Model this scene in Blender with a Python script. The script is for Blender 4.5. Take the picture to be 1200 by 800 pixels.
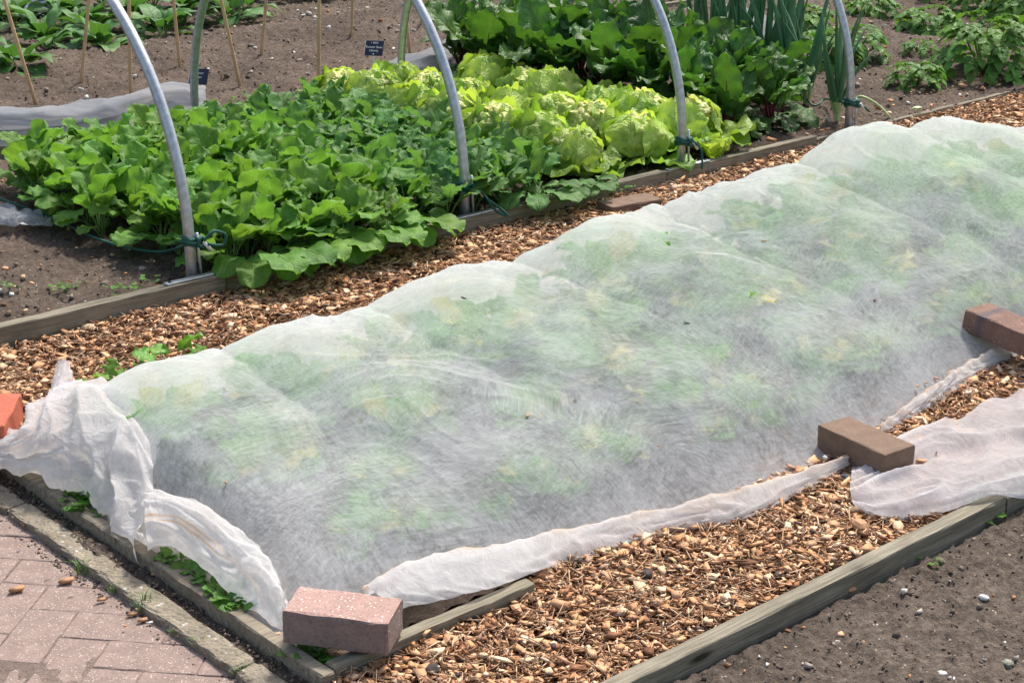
import bpy, math, random
import numpy as np
from mathutils import Matrix, Vector, Euler

R = math.radians
PI = math.pi
scene = bpy.context.scene
for o in list(bpy.data.objects):
    bpy.data.objects.remove(o)
C = scene.collection
random.seed(7)
rng = np.random.default_rng(11)

# ------------------------------------------------------------------ camera
CAM_H = 1.65
ROT = np.array([[0.75028599, 0.22600078, -0.62128463],
                [-0.66111341, 0.25648431, -0.70508500],
                [0.0, 0.93975499, 0.34184873]])
FPX = 2037.037
cam_d = bpy.data.cameras.new('camera')
cam = bpy.data.objects.new('camera', cam_d)
C.objects.link(cam)
cam_d.sensor_width = 36.0
cam_d.lens = FPX / 1200 * 36
cam_d.clip_start = 0.05
cam_d.clip_end = 500
m = Matrix([list(r) + [0] for r in ROT] + [[0, 0, 0, 1]])
m.translation = Vector((0, 0, CAM_H))
cam.matrix_world = m
scene.camera = cam

# ------------------------------------------------------------------ light
SUN_EL, SUN_DIR = 56.0, Vector((0.93, 0.37, 0))   # the sun stands high, to the right beyond the beds
world = bpy.data.worlds.new('World')
scene.world = world
world.use_nodes = True
wn = world.node_tree.nodes
wl = world.node_tree.links
wn.clear()
wo = wn.new('ShaderNodeOutputWorld')
bgd = wn.new('ShaderNodeBackground')
sky = wn.new('ShaderNodeTexSky')
sky.sky_type = 'NISHITA'
sky.sun_disc = False
sky.sun_elevation = R(SUN_EL)
sky.sun_rotation = math.atan2(SUN_DIR.x, SUN_DIR.y)
sky.air_density = 1.3
sky.dust_density = 4.0
sky.ozone_density = 0.4
bgd.inputs['Strength'].default_value = 0.15
wl.new(sky.outputs[0], bgd.inputs[0])
wl.new(bgd.outputs[0], wo.inputs[0])
sun_d = bpy.data.lights.new('sun', 'SUN')
sun = bpy.data.objects.new('sun', sun_d)
C.objects.link(sun)
sun_d.energy = 3.5
sun_d.angle = R(8.0)
sun_d.color = (1.0, 0.965, 0.9)
to_sun = Vector((SUN_DIR.x * math.cos(R(SUN_EL)), SUN_DIR.y * math.cos(R(SUN_EL)), math.sin(R(SUN_EL)))).normalized()
sun.rotation_euler = to_sun.to_track_quat('Z', 'Y').to_euler()
sun.location = to_sun * 20

scene.view_settings.view_transform = 'Standard'
scene.view_settings.look = 'None'
scene.view_settings.gamma = 1.0
scene.view_settings.use_curve_mapping = False
scene.view_settings.exposure = 0.6
scene.render.engine = 'CYCLES'
scene.cycles.max_bounces = 8
scene.cycles.transparent_max_bounces = 12
scene.cycles.transmission_bounces = 6
scene.cycles.diffuse_bounces = 4
scene.cycles.caustics_reflective = False
scene.cycles.caustics_refractive = False
scene.cycles.use_denoising = True


# ------------------------------------------------------------------ geometry helpers
def P(px, py, z=0.0):
    """point of the place at height z that the photograph shows at (px, py)"""
    r = ROT @ np.array([px - 600.0, -(py - 400.0), -FPX])
    t = (CAM_H - z) / -r[2]
    return np.array([r[0] * t, r[1] * t, z])


def hash2(ix, iy, seed):
    h = (ix.astype(np.int64) * 374761393 + iy.astype(np.int64) * 668265263 + seed * 974711) & 0x7fffffff
    h = ((h ^ (h >> 13)) * 1274126177) & 0x7fffffff
    return ((h ^ (h >> 16)) & 0xffff) / 65535.0


def vnoise(x, y, seed=0):
    x = np.asarray(x, float); y = np.asarray(y, float)
    ix = np.floor(x); iy = np.floor(y)
    fx = x - ix; fy = y - iy
    fx = fx * fx * (3 - 2 * fx); fy = fy * fy * (3 - 2 * fy)
    a = hash2(ix, iy, seed); b = hash2(ix + 1, iy, seed)
    c = hash2(ix, iy + 1, seed); d = hash2(ix + 1, iy + 1, seed)
    return (a + (b - a) * fx) * (1 - fy) + (c + (d - c) * fx) * fy


def fbm(x, y, seed=0, octv=4, gain=0.5):
    s = 0; a = 1; n = 0
    for k in range(octv):
        s = s + a * (vnoise(x * 2 ** k + 17 * k, y * 2 ** k - 9 * k, seed + k) - 0.5)
        n += a; a *= gain
    return s / n * 2


def mesh_np(name, V, F, mats=None, uv=None, smooth=False, midx=None):
    me = bpy.data.meshes.new(name)
    V = np.ascontiguousarray(V, dtype=np.float32); F = np.ascontiguousarray(F, dtype=np.int32)
    nf, k = F.shape
    me.vertices.add(len(V)); me.vertices.foreach_set('co', V.ravel())
    me.loops.add(nf * k); me.loops.foreach_set('vertex_index', F.ravel())
    me.polygons.add(nf)
    me.polygons.foreach_set('loop_start', np.arange(0, nf * k, k, dtype=np.int32))
    me.polygons.foreach_set('loop_total', np.full(nf, k, dtype=np.int32))
    if smooth:
        me.polygons.foreach_set('use_smooth', np.ones(nf, dtype=bool))
    if midx is not None:
        me.polygons.foreach_set('material_index', np.ascontiguousarray(midx, dtype=np.int32))
    if uv is not None:
        l = me.uv_layers.new(name='UVMap')
        l.data.foreach_set('uv', np.ascontiguousarray(uv[F.ravel()], dtype=np.float32).ravel())
    for m_ in (mats or []):
        me.materials.append(m_)
    me.update(calc_edges=True)
    return me


def grid_faces(nu, nv, off=0):
    i = np.arange(nu - 1)[:, None] * nv + np.arange(nv - 1)[None, :] + off
    return np.stack([i, i + nv, i + nv + 1, i + 1], -1).reshape(-1, 4)


class MB:
    """collects shapes for ONE mesh (quads; triangles repeat a corner)"""
    def __init__(s):
        s.v = []; s.f = []; s.m = []; s.n = 0; s.uv = []

    def add(s, V, F, mi=0, uv=None):
        V = np.asarray(V, float)
        s.v.append(V); s.uv.append(np.zeros((len(V), 2)) if uv is None else uv)
        for f in F:
            s.f.append([int(i) + s.n for i in f]); s.m.append(mi)
        s.n += len(V)

    def box(s, lo, hi, mi=0, M=None):
        x0, y0, z0 = lo; x1, y1, z1 = hi
        V = np.array([[x0, y0, z0], [x1, y0, z0], [x1, y1, z0], [x0, y1, z0],
                      [x0, y0, z1], [x1, y0, z1], [x1, y1, z1], [x0, y1, z1]], float)
        if M is not None:
            V = V @ M[0].T + M[1]
        s.add(V, [(0, 3, 2, 1), (4, 5, 6, 7), (0, 1, 5, 4), (1, 2, 6, 5), (2, 3, 7, 6), (3, 0, 4, 7)], mi)

    def tube(s, pts, rad, n=8, mi=0, cap=True, flat=1.0):
        pts = np.asarray(pts, float); k = len(pts)
        rad = np.full(k, rad) if np.isscalar(rad) else np.asarray(rad, float)
        T = np.gradient(pts, axis=0); T /= np.linalg.norm(T, axis=1)[:, None] + 1e-9
        up = np.array([0, 0, 1.0]) if abs(T[0][2]) < 0.9 else np.array([1.0, 0, 0])
        V = []; a = np.cross(T[0], up); a /= np.linalg.norm(a)
        for i in range(k):
            a = a - T[i] * (a @ T[i]); a /= np.linalg.norm(a) + 1e-9
            b = np.cross(T[i], a)
            for j in range(n):
                t = 2 * PI * j / n
                V.append(pts[i] + rad[i] * (a * math.cos(t) + b * math.sin(t) * flat))
        F = [(i * n + j, i * n + (j + 1) % n, (i + 1) * n + (j + 1) % n, (i + 1) * n + j)
             for i in range(k - 1) for j in range(n)]
        if cap:
            F.append(tuple(range(n))[::-1]); F.append(tuple(range((k - 1) * n, k * n)))
        uv = np.array([[i / max(k - 1, 1), j / n] for i in range(k) for j in range(n)])
        s.add(V, F, mi, uv)

    def mesh(s, name, mats, smooth=False):
        V = np.concatenate(s.v)
        me = bpy.data.meshes.new(name)
        me.from_pydata(V.tolist(), [], s.f)
        for m_ in mats:
            me.materials.append(m_)
        me.polygons.foreach_set('material_index', s.m)
        if smooth:
            me.polygons.foreach_set('use_smooth', [True] * len(me.polygons))
        l = me.uv_layers.new(name='UVMap')
        uv = np.concatenate(s.uv)
        idx = np.empty(len(me.loops), dtype=np.int32); me.loops.foreach_get('vertex_index', idx)
        l.data.foreach_set('uv', uv[idx].astype(np.float32).ravel())
        me.update()
        return me


def obj(name, me, parent=None, loc=None, rot=None, scale=None):
    o = bpy.data.objects.new(name, me)
    C.objects.link(o)
    if parent is not None:
        o.parent = parent
    if loc is not None: o.location = loc
    if rot is not None: o.rotation_euler = rot
    if scale is not None:
        o.scale = (scale, scale, scale) if np.isscalar(scale) else scale
    return o


def tag(o, label=None, cat=None, group=None, kind=None):
    if label: o['label'] = label
    if cat: o['category'] = cat
    if group: o['group'] = group
    if kind: o['kind'] = kind
    return o


def empty(name, loc, rotz=0.0, scale=None):
    o = bpy.data.objects.new(name, None)
    o.empty_display_size = 0.05
    C.objects.link(o)
    o.location = loc; o.rotation_euler = (0, 0, rotz)
    if scale: o.scale = (scale,) * 3
    return o


def bevel_box(lx, ly, lz, b=0.004, seg=2, seed=0, rough=0.0012):
    """a brick or board: rounded edges and a slightly uneven surface, base at z = 0"""
    import bmesh
    bm = bmesh.new()
    bmesh.ops.create_cube(bm, size=1)
    for v in bm.verts:
        v.co = Vector((v.co.x * lx, v.co.y * ly, (v.co.z + 0.5) * lz))
    n = max(2, int(max(lx, ly) / 0.03))
    n = min(n, 40)
    e_long = [e for e in bm.edges if abs((e.verts[0].co - e.verts[1].co).length - max(lx, ly)) < 1e-5]
    bmesh.ops.subdivide_edges(bm, edges=e_long, cuts=n, use_grid_fill=True)
    bm.normal_update()
    sharp = [e for e in bm.edges if len(e.link_faces) == 2 and e.link_faces[0].normal.dot(e.link_faces[1].normal) < 0.5]
    bmesh.ops.bevel(bm, geom=sharp, offset=b, segments=seg, affect='EDGES', profile=0.6)
    r = random.Random(seed)
    for v in bm.verts:
        c = v.co
        v.co = c + Vector((r.uniform(-1, 1), r.uniform(-1, 1), r.uniform(-1, 1))) * rough
    me = bpy.data.meshes.new('brick_body')
    bm.to_mesh(me); bm.free()
    return me


def catmull(A, n):
    """resample control points A (k, ...) to n rows"""
    k = len(A)
    t = np.linspace(0, k - 1 - 1e-6, n)
    i = t.astype(int); f = (t - i).reshape((-1,) + (1,) * (A.ndim - 1))
    g = lambda j: A[np.clip(j, 0, k - 1)]
    p0, p1, p2, p3 = g(i - 1), g(i), g(i + 1), g(i + 2)
    return 0.5 * (2 * p1 + (p2 - p0) * f + (2 * p0 - 5 * p1 + 4 * p2 - p3) * f ** 2 + (3 * p1 - p0 - 3 * p2 + p3) * f ** 3)


def sheet(name, rows, nu, nv, mat, folds=(), noise=0.004, nscale=18, seed=0):
    """cloth laid through control rows given in metres; folds add creases along it"""
    A = np.array(rows, float)
    G = catmull(A, nu)
    G = catmull(G.transpose(1, 0, 2), nv).transpose(1, 0, 2)
    du = np.gradient(G, axis=0); dv = np.gradient(G, axis=1)
    N = np.cross(du, dv); N /= np.linalg.norm(N, axis=2)[..., None] + 1e-9
    if N[..., 2].mean() < 0: N = -N
    u = np.linspace(0, 1, nu)[:, None] * np.ones((1, nv)); v = np.ones((nu, 1)) * np.linspace(0, 1, nv)[None]
    d = fbm(G[..., 0] * nscale, G[..., 1] * nscale + G[..., 2] * nscale, seed, 4) * noise
    for (fu, fv, ph, amp, sharp) in folds:
        w = fbm(u * 3, v * 3, seed + 5, 2) * 0.8
        s_ = np.sin(2 * PI * (fu * u + fv * v + ph + w))
        d = d + amp * ((1 - np.abs(s_)) ** (sharp * 0.75) * 0.6 + 0.4 * (1 - s_ ** 2))
    G = G + N * d[..., None]
    G[..., 2] = np.maximum(G[..., 2], 0.003)
    uv = np.stack([u, v], -1).reshape(-1, 2)
    return mesh_np(name, G.reshape(-1, 3), grid_faces(nu, nv), [mat], uv, True)


# ------------------------------------------------------------------ materials
def nt(name):
    m_ = bpy.data.materials.new(name)
    m_.use_nodes = True
    t = m_.node_tree; t.nodes.clear()
    return m_, t.nodes, t.links


def node(ns, ls, typ, ins=None, **kw):
    n = ns.new(typ)
    for k, v in kw.items(): setattr(n, k, v)
    for k, v in (ins or {}).items():
        if isinstance(v, bpy.types.NodeSocket): ls.new(v, n.inputs[k])
        else: n.inputs[k].default_value = v
    return n


def ramp(ns, ls, fac, stops, interp='LINEAR'):
    r = ns.new('ShaderNodeValToRGB'); r.color_ramp.interpolation = interp
    e = r.color_ramp.elements
    while len(e) < len(stops): e.new(0.5)
    for el, (p, c) in zip(e, stops):
        el.position = p; el.color = (c[0], c[1], c[2], 1) if not np.isscalar(c) else (c, c, c, 1)
    ls.new(fac, r.inputs[0])
    return r.outputs[0]


def mixc(ns, ls, f, a, b, mode='MIX'):
    n = ns.new('ShaderNodeMix'); n.data_type = 'RGBA'; n.blend_type = mode; n.clamp_factor = True
    for i, v in ((0, f), (6, a), (7, b)):
        if isinstance(v, bpy.types.NodeSocket): ls.new(v, n.inputs[i])
        else: n.inputs[i].default_value = v if i == 0 else (*v, 1)
    return n.outputs[2]


def math_n(ns, ls, op, a, b=None, c=None, clamp=False):
    n = ns.new('ShaderNodeMath'); n.operation = op; n.use_clamp = clamp
    for i, v in enumerate((a, b, c)):
        if v is None: continue
        if isinstance(v, bpy.types.NodeSocket): ls.new(v, n.inputs[i])
        else: n.inputs[i].default_value = v
    return n.outputs[0]


def out(ns, ls, sh):
    o = ns.new('ShaderNodeOutputMaterial'); ls.new(sh, o.inputs[0])


def coords(ns, ls, scale=(1, 1, 1), kind='Object'):
    tc = ns.new('ShaderNodeTexCoord')
    mp = ns.new('ShaderNodeMapping'); mp.inputs['Scale'].default_value = scale
    ls.new(tc.outputs[kind], mp.inputs[0])
    return mp.outputs[0]


def noise(ns, ls, vec, scale, detail=4, rough=0.55, dist=0.0, outp='Fac'):
    n = node(ns, ls, 'ShaderNodeTexNoise', {'Vector': vec, 'Scale': scale, 'Detail': detail, 'Roughness': rough, 'Distortion': dist})
    return n.outputs[outp]


def bump(ns, ls, h, strength, dist=0.01):
    return node(ns, ls, 'ShaderNodeBump', {'Height': h, 'Strength': strength, 'Distance': dist}).outputs[0]


def pbsdf(ns, ls, **ins):
    ins = {k.replace('_', ' '): v for k, v in ins.items()}
    for k, v in list(ins.items()):
        if k == 'Base Color' and not isinstance(v, bpy.types.NodeSocket) and len(v) == 3: ins[k] = (*v, 1)
    return node(ns, ls, 'ShaderNodeBsdfPrincipled', ins).outputs[0]


def soil_mat(name, dark, mid, light):
    m_, ns, ls = nt(name)
    v = coords(ns, ls)
    a = noise(ns, ls, v, 2.2, 5, 0.6)
    b = noise(ns, ls, v, 55, 5, 0.7)
    c = noise(ns, ls, v, 260, 3, 0.6)
    col = ramp(ns, ls, b, [(0.25, dark), (0.5, mid), (0.78, light)])
    col = mixc(ns, ls, ramp(ns, ls, a, [(0.38, 0.15), (0.62, 0.95)]), col, mixc(ns, ls, 0.55, col, [x * 0.25 for x in mid]))
    fl = node(ns, ls, 'ShaderNodeTexVoronoi', {'Vector': v, 'Scale': 75.0, 'Randomness': 1.0})
    sel = ramp(ns, ls, fl.outputs['Distance'], [(0.0, 1.0), (0.13, 1.0), (0.2, 0.0)])
    pick = ramp(ns, ls, node(ns, ls, 'ShaderNodeSeparateColor', {0: fl.outputs['Color']}).outputs[0], [(0.86, 0.0), (0.9, 1.0)])
    col = mixc(ns, ls, math_n(ns, ls, 'MULTIPLY', sel, pick), col, (0.42, 0.36, 0.3))
    h = math_n(ns, ls, 'ADD', b, math_n(ns, ls, 'MULTIPLY', c, 0.4))
    out(ns, ls, pbsdf(ns, ls, Base_Color=col, Roughness=0.95, Specular_IOR_Level=0.15, Normal=bump(ns, ls, h, 0.9, 0.012)))
    return m_


M_soil = soil_mat('soil', (0.05, 0.036, 0.027), (0.135, 0.1, 0.077), (0.24, 0.185, 0.145))
M_soil_near = soil_mat('soil_near', (0.045, 0.034, 0.027), (0.12, 0.093, 0.074), (0.23, 0.185, 0.15))


def chip_mat(name, stops, grain=0.35):
    m_, ns, ls = nt(name)
    g = ns.new('ShaderNodeNewGeometry')
    col = ramp(ns, ls, g.outputs['Random Per Island'], stops, 'CONSTANT')
    v = coords(ns, ls)
    n1 = noise(ns, ls, v, 140, 3, 0.6)
    col = mixc(ns, ls, grain, col, ramp(ns, ls, n1, [(0.3, 0.35), (0.7, 1.0)]), 'MULTIPLY')
    out(ns, ls, pbsdf(ns, ls, Base_Color=col, Roughness=0.85, Specular_IOR_Level=0.2, Normal=bump(ns, ls, n1, 0.5, 0.003)))
    return m_


CH = [(0.0, (0.12, 0.056, 0.028)), (0.07, (0.24, 0.115, 0.055)), (0.17, (0.36, 0.185, 0.09)), (0.34, (0.46, 0.255, 0.13)),
      (0.5, (0.54, 0.325, 0.18)), (0.64, (0.43, 0.25, 0.145)), (0.74, (0.6, 0.4, 0.245)), (0.85, (0.63, 0.45, 0.3)),
      (0.935, (0.3, 0.2, 0.14)), (0.965, (0.06, 0.045, 0.042)), (0.99, (0.66, 0.57, 0.45))]
CH = [(p_, (min(.74, r_ * 1.27), min(.58, g_ * 1.22), min(.44, b_ * 1.2))) for p_, (r_, g_, b_) in CH]
M_chip = chip_mat('wood_chip', CH)
M_sliver = chip_mat('wood_sliver', [(0.0, (0.2, 0.105, 0.058)), (0.3, (0.38, 0.215, 0.12)), (0.55, (0.54, 0.33, 0.19)), (0.8, (0.66, 0.46, 0.29))])
M_stone = chip_mat('soil_stones', [(0.0, (0.38, 0.33, 0.28)), (0.25, (0.6, 0.56, 0.5)), (0.4, (0.42, 0.2, 0.1)), (0.6, (0.24, 0.2, 0.16)), (0.75, (0.48, 0.33, 0.2)), (0.9, (0.66, 0.63, 0.57))], 0.3)
M_dust = soil_mat('paving_dust', (0.15, 0.11, 0.09), (0.25, 0.185, 0.155), (0.34, 0.265, 0.225))
M_litter = soil_mat('chip_litter', (0.12, 0.065, 0.035), (0.3, 0.17, 0.095), (0.48, 0.3, 0.18))
M_clod = chip_mat('soil_crumbs', [(0.0, (0.085, 0.063, 0.05)), (0.3, (0.12, 0.091, 0.071)), (0.6, (0.15, 0.115, 0.09)), (0.85, (0.2, 0.155, 0.122))], 0.4)


def wood_mat(name, a, b, dark, axis=0):
    m_, ns, ls = nt(name)
    sc = [40, 40, 40]; sc[axis] = 2.2
    v = coords(ns, ls, tuple(sc))
    v2 = coords(ns, ls)
    n1 = noise(ns, ls, v, 2.0, 6, 0.65, 0.4)
    n2 = noise(ns, ls, v2, 6, 4, 0.6)
    n3 = noise(ns, ls, v, 6.0, 3, 0.5)
    col = ramp(ns, ls, n1, [(0.3, dark), (0.48, a), (0.7, b)])
    col = mixc(ns, ls, ramp(ns, ls, n2, [(0.45, 0.0), (0.75, 0.55)]), col, dark)
    vo = node(ns, ls, 'ShaderNodeTexVoronoi', {'Vector': coords(ns, ls, (4.0, 14, 14) if axis == 0 else (14, 4.0, 14)), 'Scale': 1.0})
    knot = ramp(ns, ls, vo.outputs['Distance'], [(0.08, 1.0), (0.16, 0.0)])
    col = mixc(ns, ls, knot, col, [x * 0.35 for x in dark])
    out(ns, ls, pbsdf(ns, ls, Base_Color=col, Roughness=0.85, Specular_IOR_Level=0.2,
                      Normal=bump(ns, ls, math_n(ns, ls, 'ADD', n1, n3), 0.55, 0.004)))
    return m_


M_plank = wood_mat('weathered_wood', (0.2, 0.175, 0.125), (0.3, 0.265, 0.2), (0.1, 0.085, 0.06))
M_plank_y = wood_mat('weathered_wood_side', (0.22, 0.185, 0.135), (0.33, 0.285, 0.22), (0.12, 0.1, 0.072), 1)
M_plank_green = wood_mat('green_wood', (0.2, 0.178, 0.13), (0.31, 0.275, 0.21), (0.11, 0.095, 0.07))


def brick_mat(name, a, b, fleck, dark, fl_amt=0.08, band=None):
    m_, ns, ls = nt(name)
    v = coords(ns, ls)
    n1 = noise(ns, ls, v, 22, 6, 0.65)
    n2 = noise(ns, ls, v, 190, 3, 0.6)
    col = ramp(ns, ls, n1, [(0.3, a), (0.7, b)])
    col = mixc(ns, ls, ramp(ns, ls, n2, [(0.5, 0.0), (0.72, 0.6)]), col, dark)
    vo = node(ns, ls, 'ShaderNodeTexVoronoi', {'Vector': v, 'Scale': 230.0})
    sel = ramp(ns, ls, vo.outputs['Distance'], [(0.2, 1.0), (0.4, 0.0)])
    pick = ramp(ns, ls, node(ns, ls, 'ShaderNodeSeparateColor', {0: vo.outputs['Color']}).outputs[1], [(1 - fl_amt - 0.02, 0.0), (1 - fl_amt, 1.0)])
    col = mixc(ns, ls, math_n(ns, ls, 'MULTIPLY', sel, pick), col, fleck)
    if band:
        sx = node(ns, ls, 'ShaderNodeSeparateXYZ', {0: v}).outputs[0]
        w = math_n(ns, ls, 'ADD', sx, math_n(ns, ls, 'MULTIPLY', n1, 0.02))
        col = mixc(ns, ls, ramp(ns, ls, math_n(ns, ls, 'ADD', w, 0.5), band[0]), col, band[1])
    out(ns, ls, pbsdf(ns, ls, Base_Color=col, Roughness=0.9, Specular_IOR_Level=0.2,
                      Normal=bump(ns, ls, math_n(ns, ls, 'ADD', n1, n2), 0.6, 0.003)))
    return m_


M_brick_pink = brick_mat('pink_brick', (0.31, 0.195, 0.165), (0.41, 0.275, 0.235), (0.75, 0.72, 0.7), (0.17, 0.105, 0.09), 0.12)
M_brick_pink_side = brick_mat('pink_brick_darker_side', (0.19, 0.145, 0.13), (0.28, 0.21, 0.185), (0.6, 0.6, 0.62), (0.1, 0.08, 0.07), 0.08)  # darker, greyer brick colour for the faces that do not point up
M_brick_brown = brick_mat('brown_brick', (0.155, 0.102, 0.073), (0.21, 0.142, 0.105), (0.3, 0.2, 0.14), (0.12, 0.075, 0.05), 0.05)
M_brick_purple = brick_mat('purple_brick', (0.15, 0.092, 0.072), (0.24, 0.142, 0.112), (0.55, 0.4, 0.33), (0.11, 0.07, 0.06), 0.06,
                           ([(0.44, 0.0), (0.455, 0.75), (0.475, 0.0)], (0.075, 0.08, 0.1)))
M_brick_red = brick_mat('red_brick', (0.36, 0.1, 0.062), (0.44, 0.135, 0.085), (0.55, 0.2, 0.13), (0.3, 0.07, 0.04), 0.04)
M_paver = brick_mat('paver', (0.2, 0.148, 0.126), (0.29, 0.213, 0.184), (0.5, 0.44, 0.37), (0.16, 0.115, 0.095), 0.22)


def speckle_mat(name, cols, scale=120, rough=0.95, bstr=0.9):
    m_, ns, ls = nt(name)
    v = coords(ns, ls)
    vo = node(ns, ls, 'ShaderNodeTexVoronoi', {'Vector': v, 'Scale': float(scale)})
    r = node(ns, ls, 'ShaderNodeSeparateColor', {0: vo.outputs['Color']}).outputs[0]
    col = ramp(ns, ls, r, cols, 'CONSTANT')
    n1 = noise(ns, ls, v, 9, 5, 0.65)
    n0 = noise(ns, ls, v, 300, 2, 0.6)
    base = cols[len(cols) // 2][1]
    col = mixc(ns, ls, ramp(ns, ls, vo.outputs['Distance'], [(0.25, 0.0), (0.5, 0.8)]), col, base)
    col = mixc(ns, ls, ramp(ns, ls, n1, [(0.35, 0.1), (0.62, 0.85)]), col, [x * 0.5 for x in base])
    h = math_n(ns, ls, 'SUBTRACT', math_n(ns, ls, 'MULTIPLY', n0, 0.5), vo.outputs['Distance'])
    out(ns, ls, pbsdf(ns, ls, Base_Color=col, Roughness=rough, Specular_IOR_Level=0.2, Normal=bump(ns, ls, h, bstr, 0.004)))
    return m_


M_kerb = speckle_mat('kerb_concrete', [(0.0, (0.3, 0.245, 0.165)), (0.2, (0.2, 0.17, 0.13)), (0.4, (0.15, 0.13, 0.105)), (0.55, (0.2, 0.175, 0.14)),
                                       (0.72, (0.33, 0.28, 0.21)), (0.84, (0.3, 0.2, 0.12)), (0.91, (0.07, 0.08, 0.12)), (0.95, (0.68, 0.66, 0.6))], 125)


def fleece_mat(name, lo, hi, scale=1.0, stripes=None, tint=(0.88, 0.88, 0.9), dirty=0.25, warp=0.35, crinkle=0.0):
    """white spun fleece: matted fibres over gaps that let the plants show through"""
    m_, ns, ls = nt(name)
    v = coords(ns, ls)
    big = noise(ns, ls, v, 2.1 * scale, 2, 0.5, 0.0, 'Color')
    d = node(ns, ls, 'ShaderNodeVectorMath', {0: big, 1: (0.5, 0.5, 0.5)}, operation='SUBTRACT').outputs[0]
    d = node(ns, ls, 'ShaderNodeVectorMath', {0: d, 'Scale': warp}, operation='SCALE').outputs[0]
    w = node(ns, ls, 'ShaderNodeVectorMath', {0: v, 1: d}, operation='ADD').outputs[0]
    mp = node(ns, ls, 'ShaderNodeMapping', {'Vector': w, 'Scale': (125 * scale, 34 * scale, 60 * scale), 'Rotation': (0, 0, 0.25)}).outputs[0]
    mp2 = node(ns, ls, 'ShaderNodeMapping', {'Vector': w, 'Scale': (44 * scale, 150 * scale, 70 * scale), 'Rotation': (0, 0, -0.45)}).outputs[0]
    s1 = noise(ns, ls, mp, 1.0, 5, 0.6, 1.1)
    s2 = noise(ns, ls, mp2, 0.8, 4, 0.6, 0.9)
    s3 = noise(ns, ls, v, 7.0 * scale, 3, 0.5)
    fib = math_n(ns, ls, 'ADD', math_n(ns, ls, 'MULTIPLY', s1, 0.52), math_n(ns, ls, 'MULTIPLY', s2, 0.48))
    fib = math_n(ns, ls, 'ADD', fib, math_n(ns, ls, 'MULTIPLY', math_n(ns, ls, 'SUBTRACT', s3, 0.5), 0.45))
    cov = node(ns, ls, 'ShaderNodeMapRange', {0: fib, 1: 0.34, 2: 0.65, 3: lo, 4: hi}).outputs[0]
    col = mixc(ns, ls, ramp(ns, ls, s3, [(0.4, 0.0), (0.75, dirty)]), tint, (0.74, 0.68, 0.62))
    if stripes:
        uvn = ns.new('ShaderNodeTexCoord').outputs['UV']
        sp = node(ns, ls, 'ShaderNodeSeparateXYZ', {0: uvn})
        sv = math_n(ns, ls, 'ADD', sp.outputs[1 if stripes[0] == 'v' else 0], math_n(ns, ls, 'MULTIPLY', math_n(ns, ls, 'SUBTRACT', s3, 0.5), 0.05))
        r = ramp(ns, ls, sv, stripes[1])
        other = sp.outputs[0 if stripes[0] == 'v' else 1]
        r = math_n(ns, ls, 'MULTIPLY', r, ramp(ns, ls, other, stripes[2]))
        r = math_n(ns, ls, 'MULTIPLY', r, ramp(ns, ls, s3, [(0.3, 0.35), (0.6, 1.0)]))
        col = mixc(ns, ls, r, col, (0.78, 0.5, 0.26))
    nb = bump(ns, ls, s1, 0.2, 0.003)
    if crinkle:
        cn = noise(ns, ls, node(ns, ls, 'ShaderNodeMapping', {'Vector': w, 'Scale': (1.0, 0.55, 1.0)}).outputs[0], 26, 4, 0.55, 0.8)
        cn = math_n(ns, ls, 'ABSOLUTE', math_n(ns, ls, 'SUBTRACT', cn, 0.5))
        nb = node(ns, ls, 'ShaderNodeBump', {'Height': cn, 'Strength': crinkle, 'Distance': 0.05, 'Normal': nb}).outputs[0]
    df = node(ns, ls, 'ShaderNodeBsdfDiffuse', {'Color': col, 'Roughness': 0.6, 'Normal': nb}).outputs[0]
    tl = node(ns, ls, 'ShaderNodeBsdfTranslucent', {'Color': col, 'Normal': nb}).outputs[0]
    cl = node(ns, ls, 'ShaderNodeMixShader', {0: 0.56, 1: df, 2: tl}).outputs[0]
    tr = node(ns, ls, 'ShaderNodeBsdfTransparent').outputs[0]
    rf = node(ns, ls, 'ShaderNodeBsdfRefraction', {'Color': (0.95, 0.96, 0.95, 1), 'Roughness': 0.6, 'IOR': 1.25}).outputs[0]
    thr = node(ns, ls, 'ShaderNodeMixShader', {0: 0.27, 1: tr, 2: rf}).outputs[0]
    out(ns, ls, node(ns, ls, 'ShaderNodeMixShader', {0: cov, 1: thr, 2: cl}).outputs[0])
    return m_


M_fleece = fleece_mat('garden_fleece', 0.37, 0.88, 1.0, None, (0.885, 0.893, 0.9), 0.08)
M_fleece_fold = fleece_mat('fleece_doubled', 0.72, 0.98, 0.8, None, (0.9, 0.875, 0.865), 0.4, 0.2, 0.4)
M_fleece_band = fleece_mat('fleece_band', 0.74, 0.99, 0.8, ('v', [(0.40, 0.0), (0.425, 0.9), (0.445, 0.1), (0.47, 0.1), (0.49, 0.95), (0.52, 0.0)], [(0.05, 1.0), (0.5, 1.0), (0.66, 0.0)]), (0.9, 0.875, 0.86), 0.4, 0.2, 0.3)
M_fleece_hem = fleece_mat('fleece_hem', 0.78, 0.99, 0.8, ('v', [(0.10, 0.0), (0.17, 0.6), (0.22, 0.35), (0.25, 0.7), (0.30, 0.0)], [(0.0, 1.0), (1.0, 1.0)]), (0.9, 0.885, 0.87), 0.4, 0.2, 0.25)
M_fleece_flap = fleece_mat('fleece_flap', 0.66, 0.96, 0.8, None, (0.9, 0.885, 0.895), 0.35, 0.2, 0.25)
M_poly = fleece_mat('grey_cloth', 0.85, 0.98, 0.5, None, (0.5, 0.52, 0.55), 0.4, 0.2)


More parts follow.
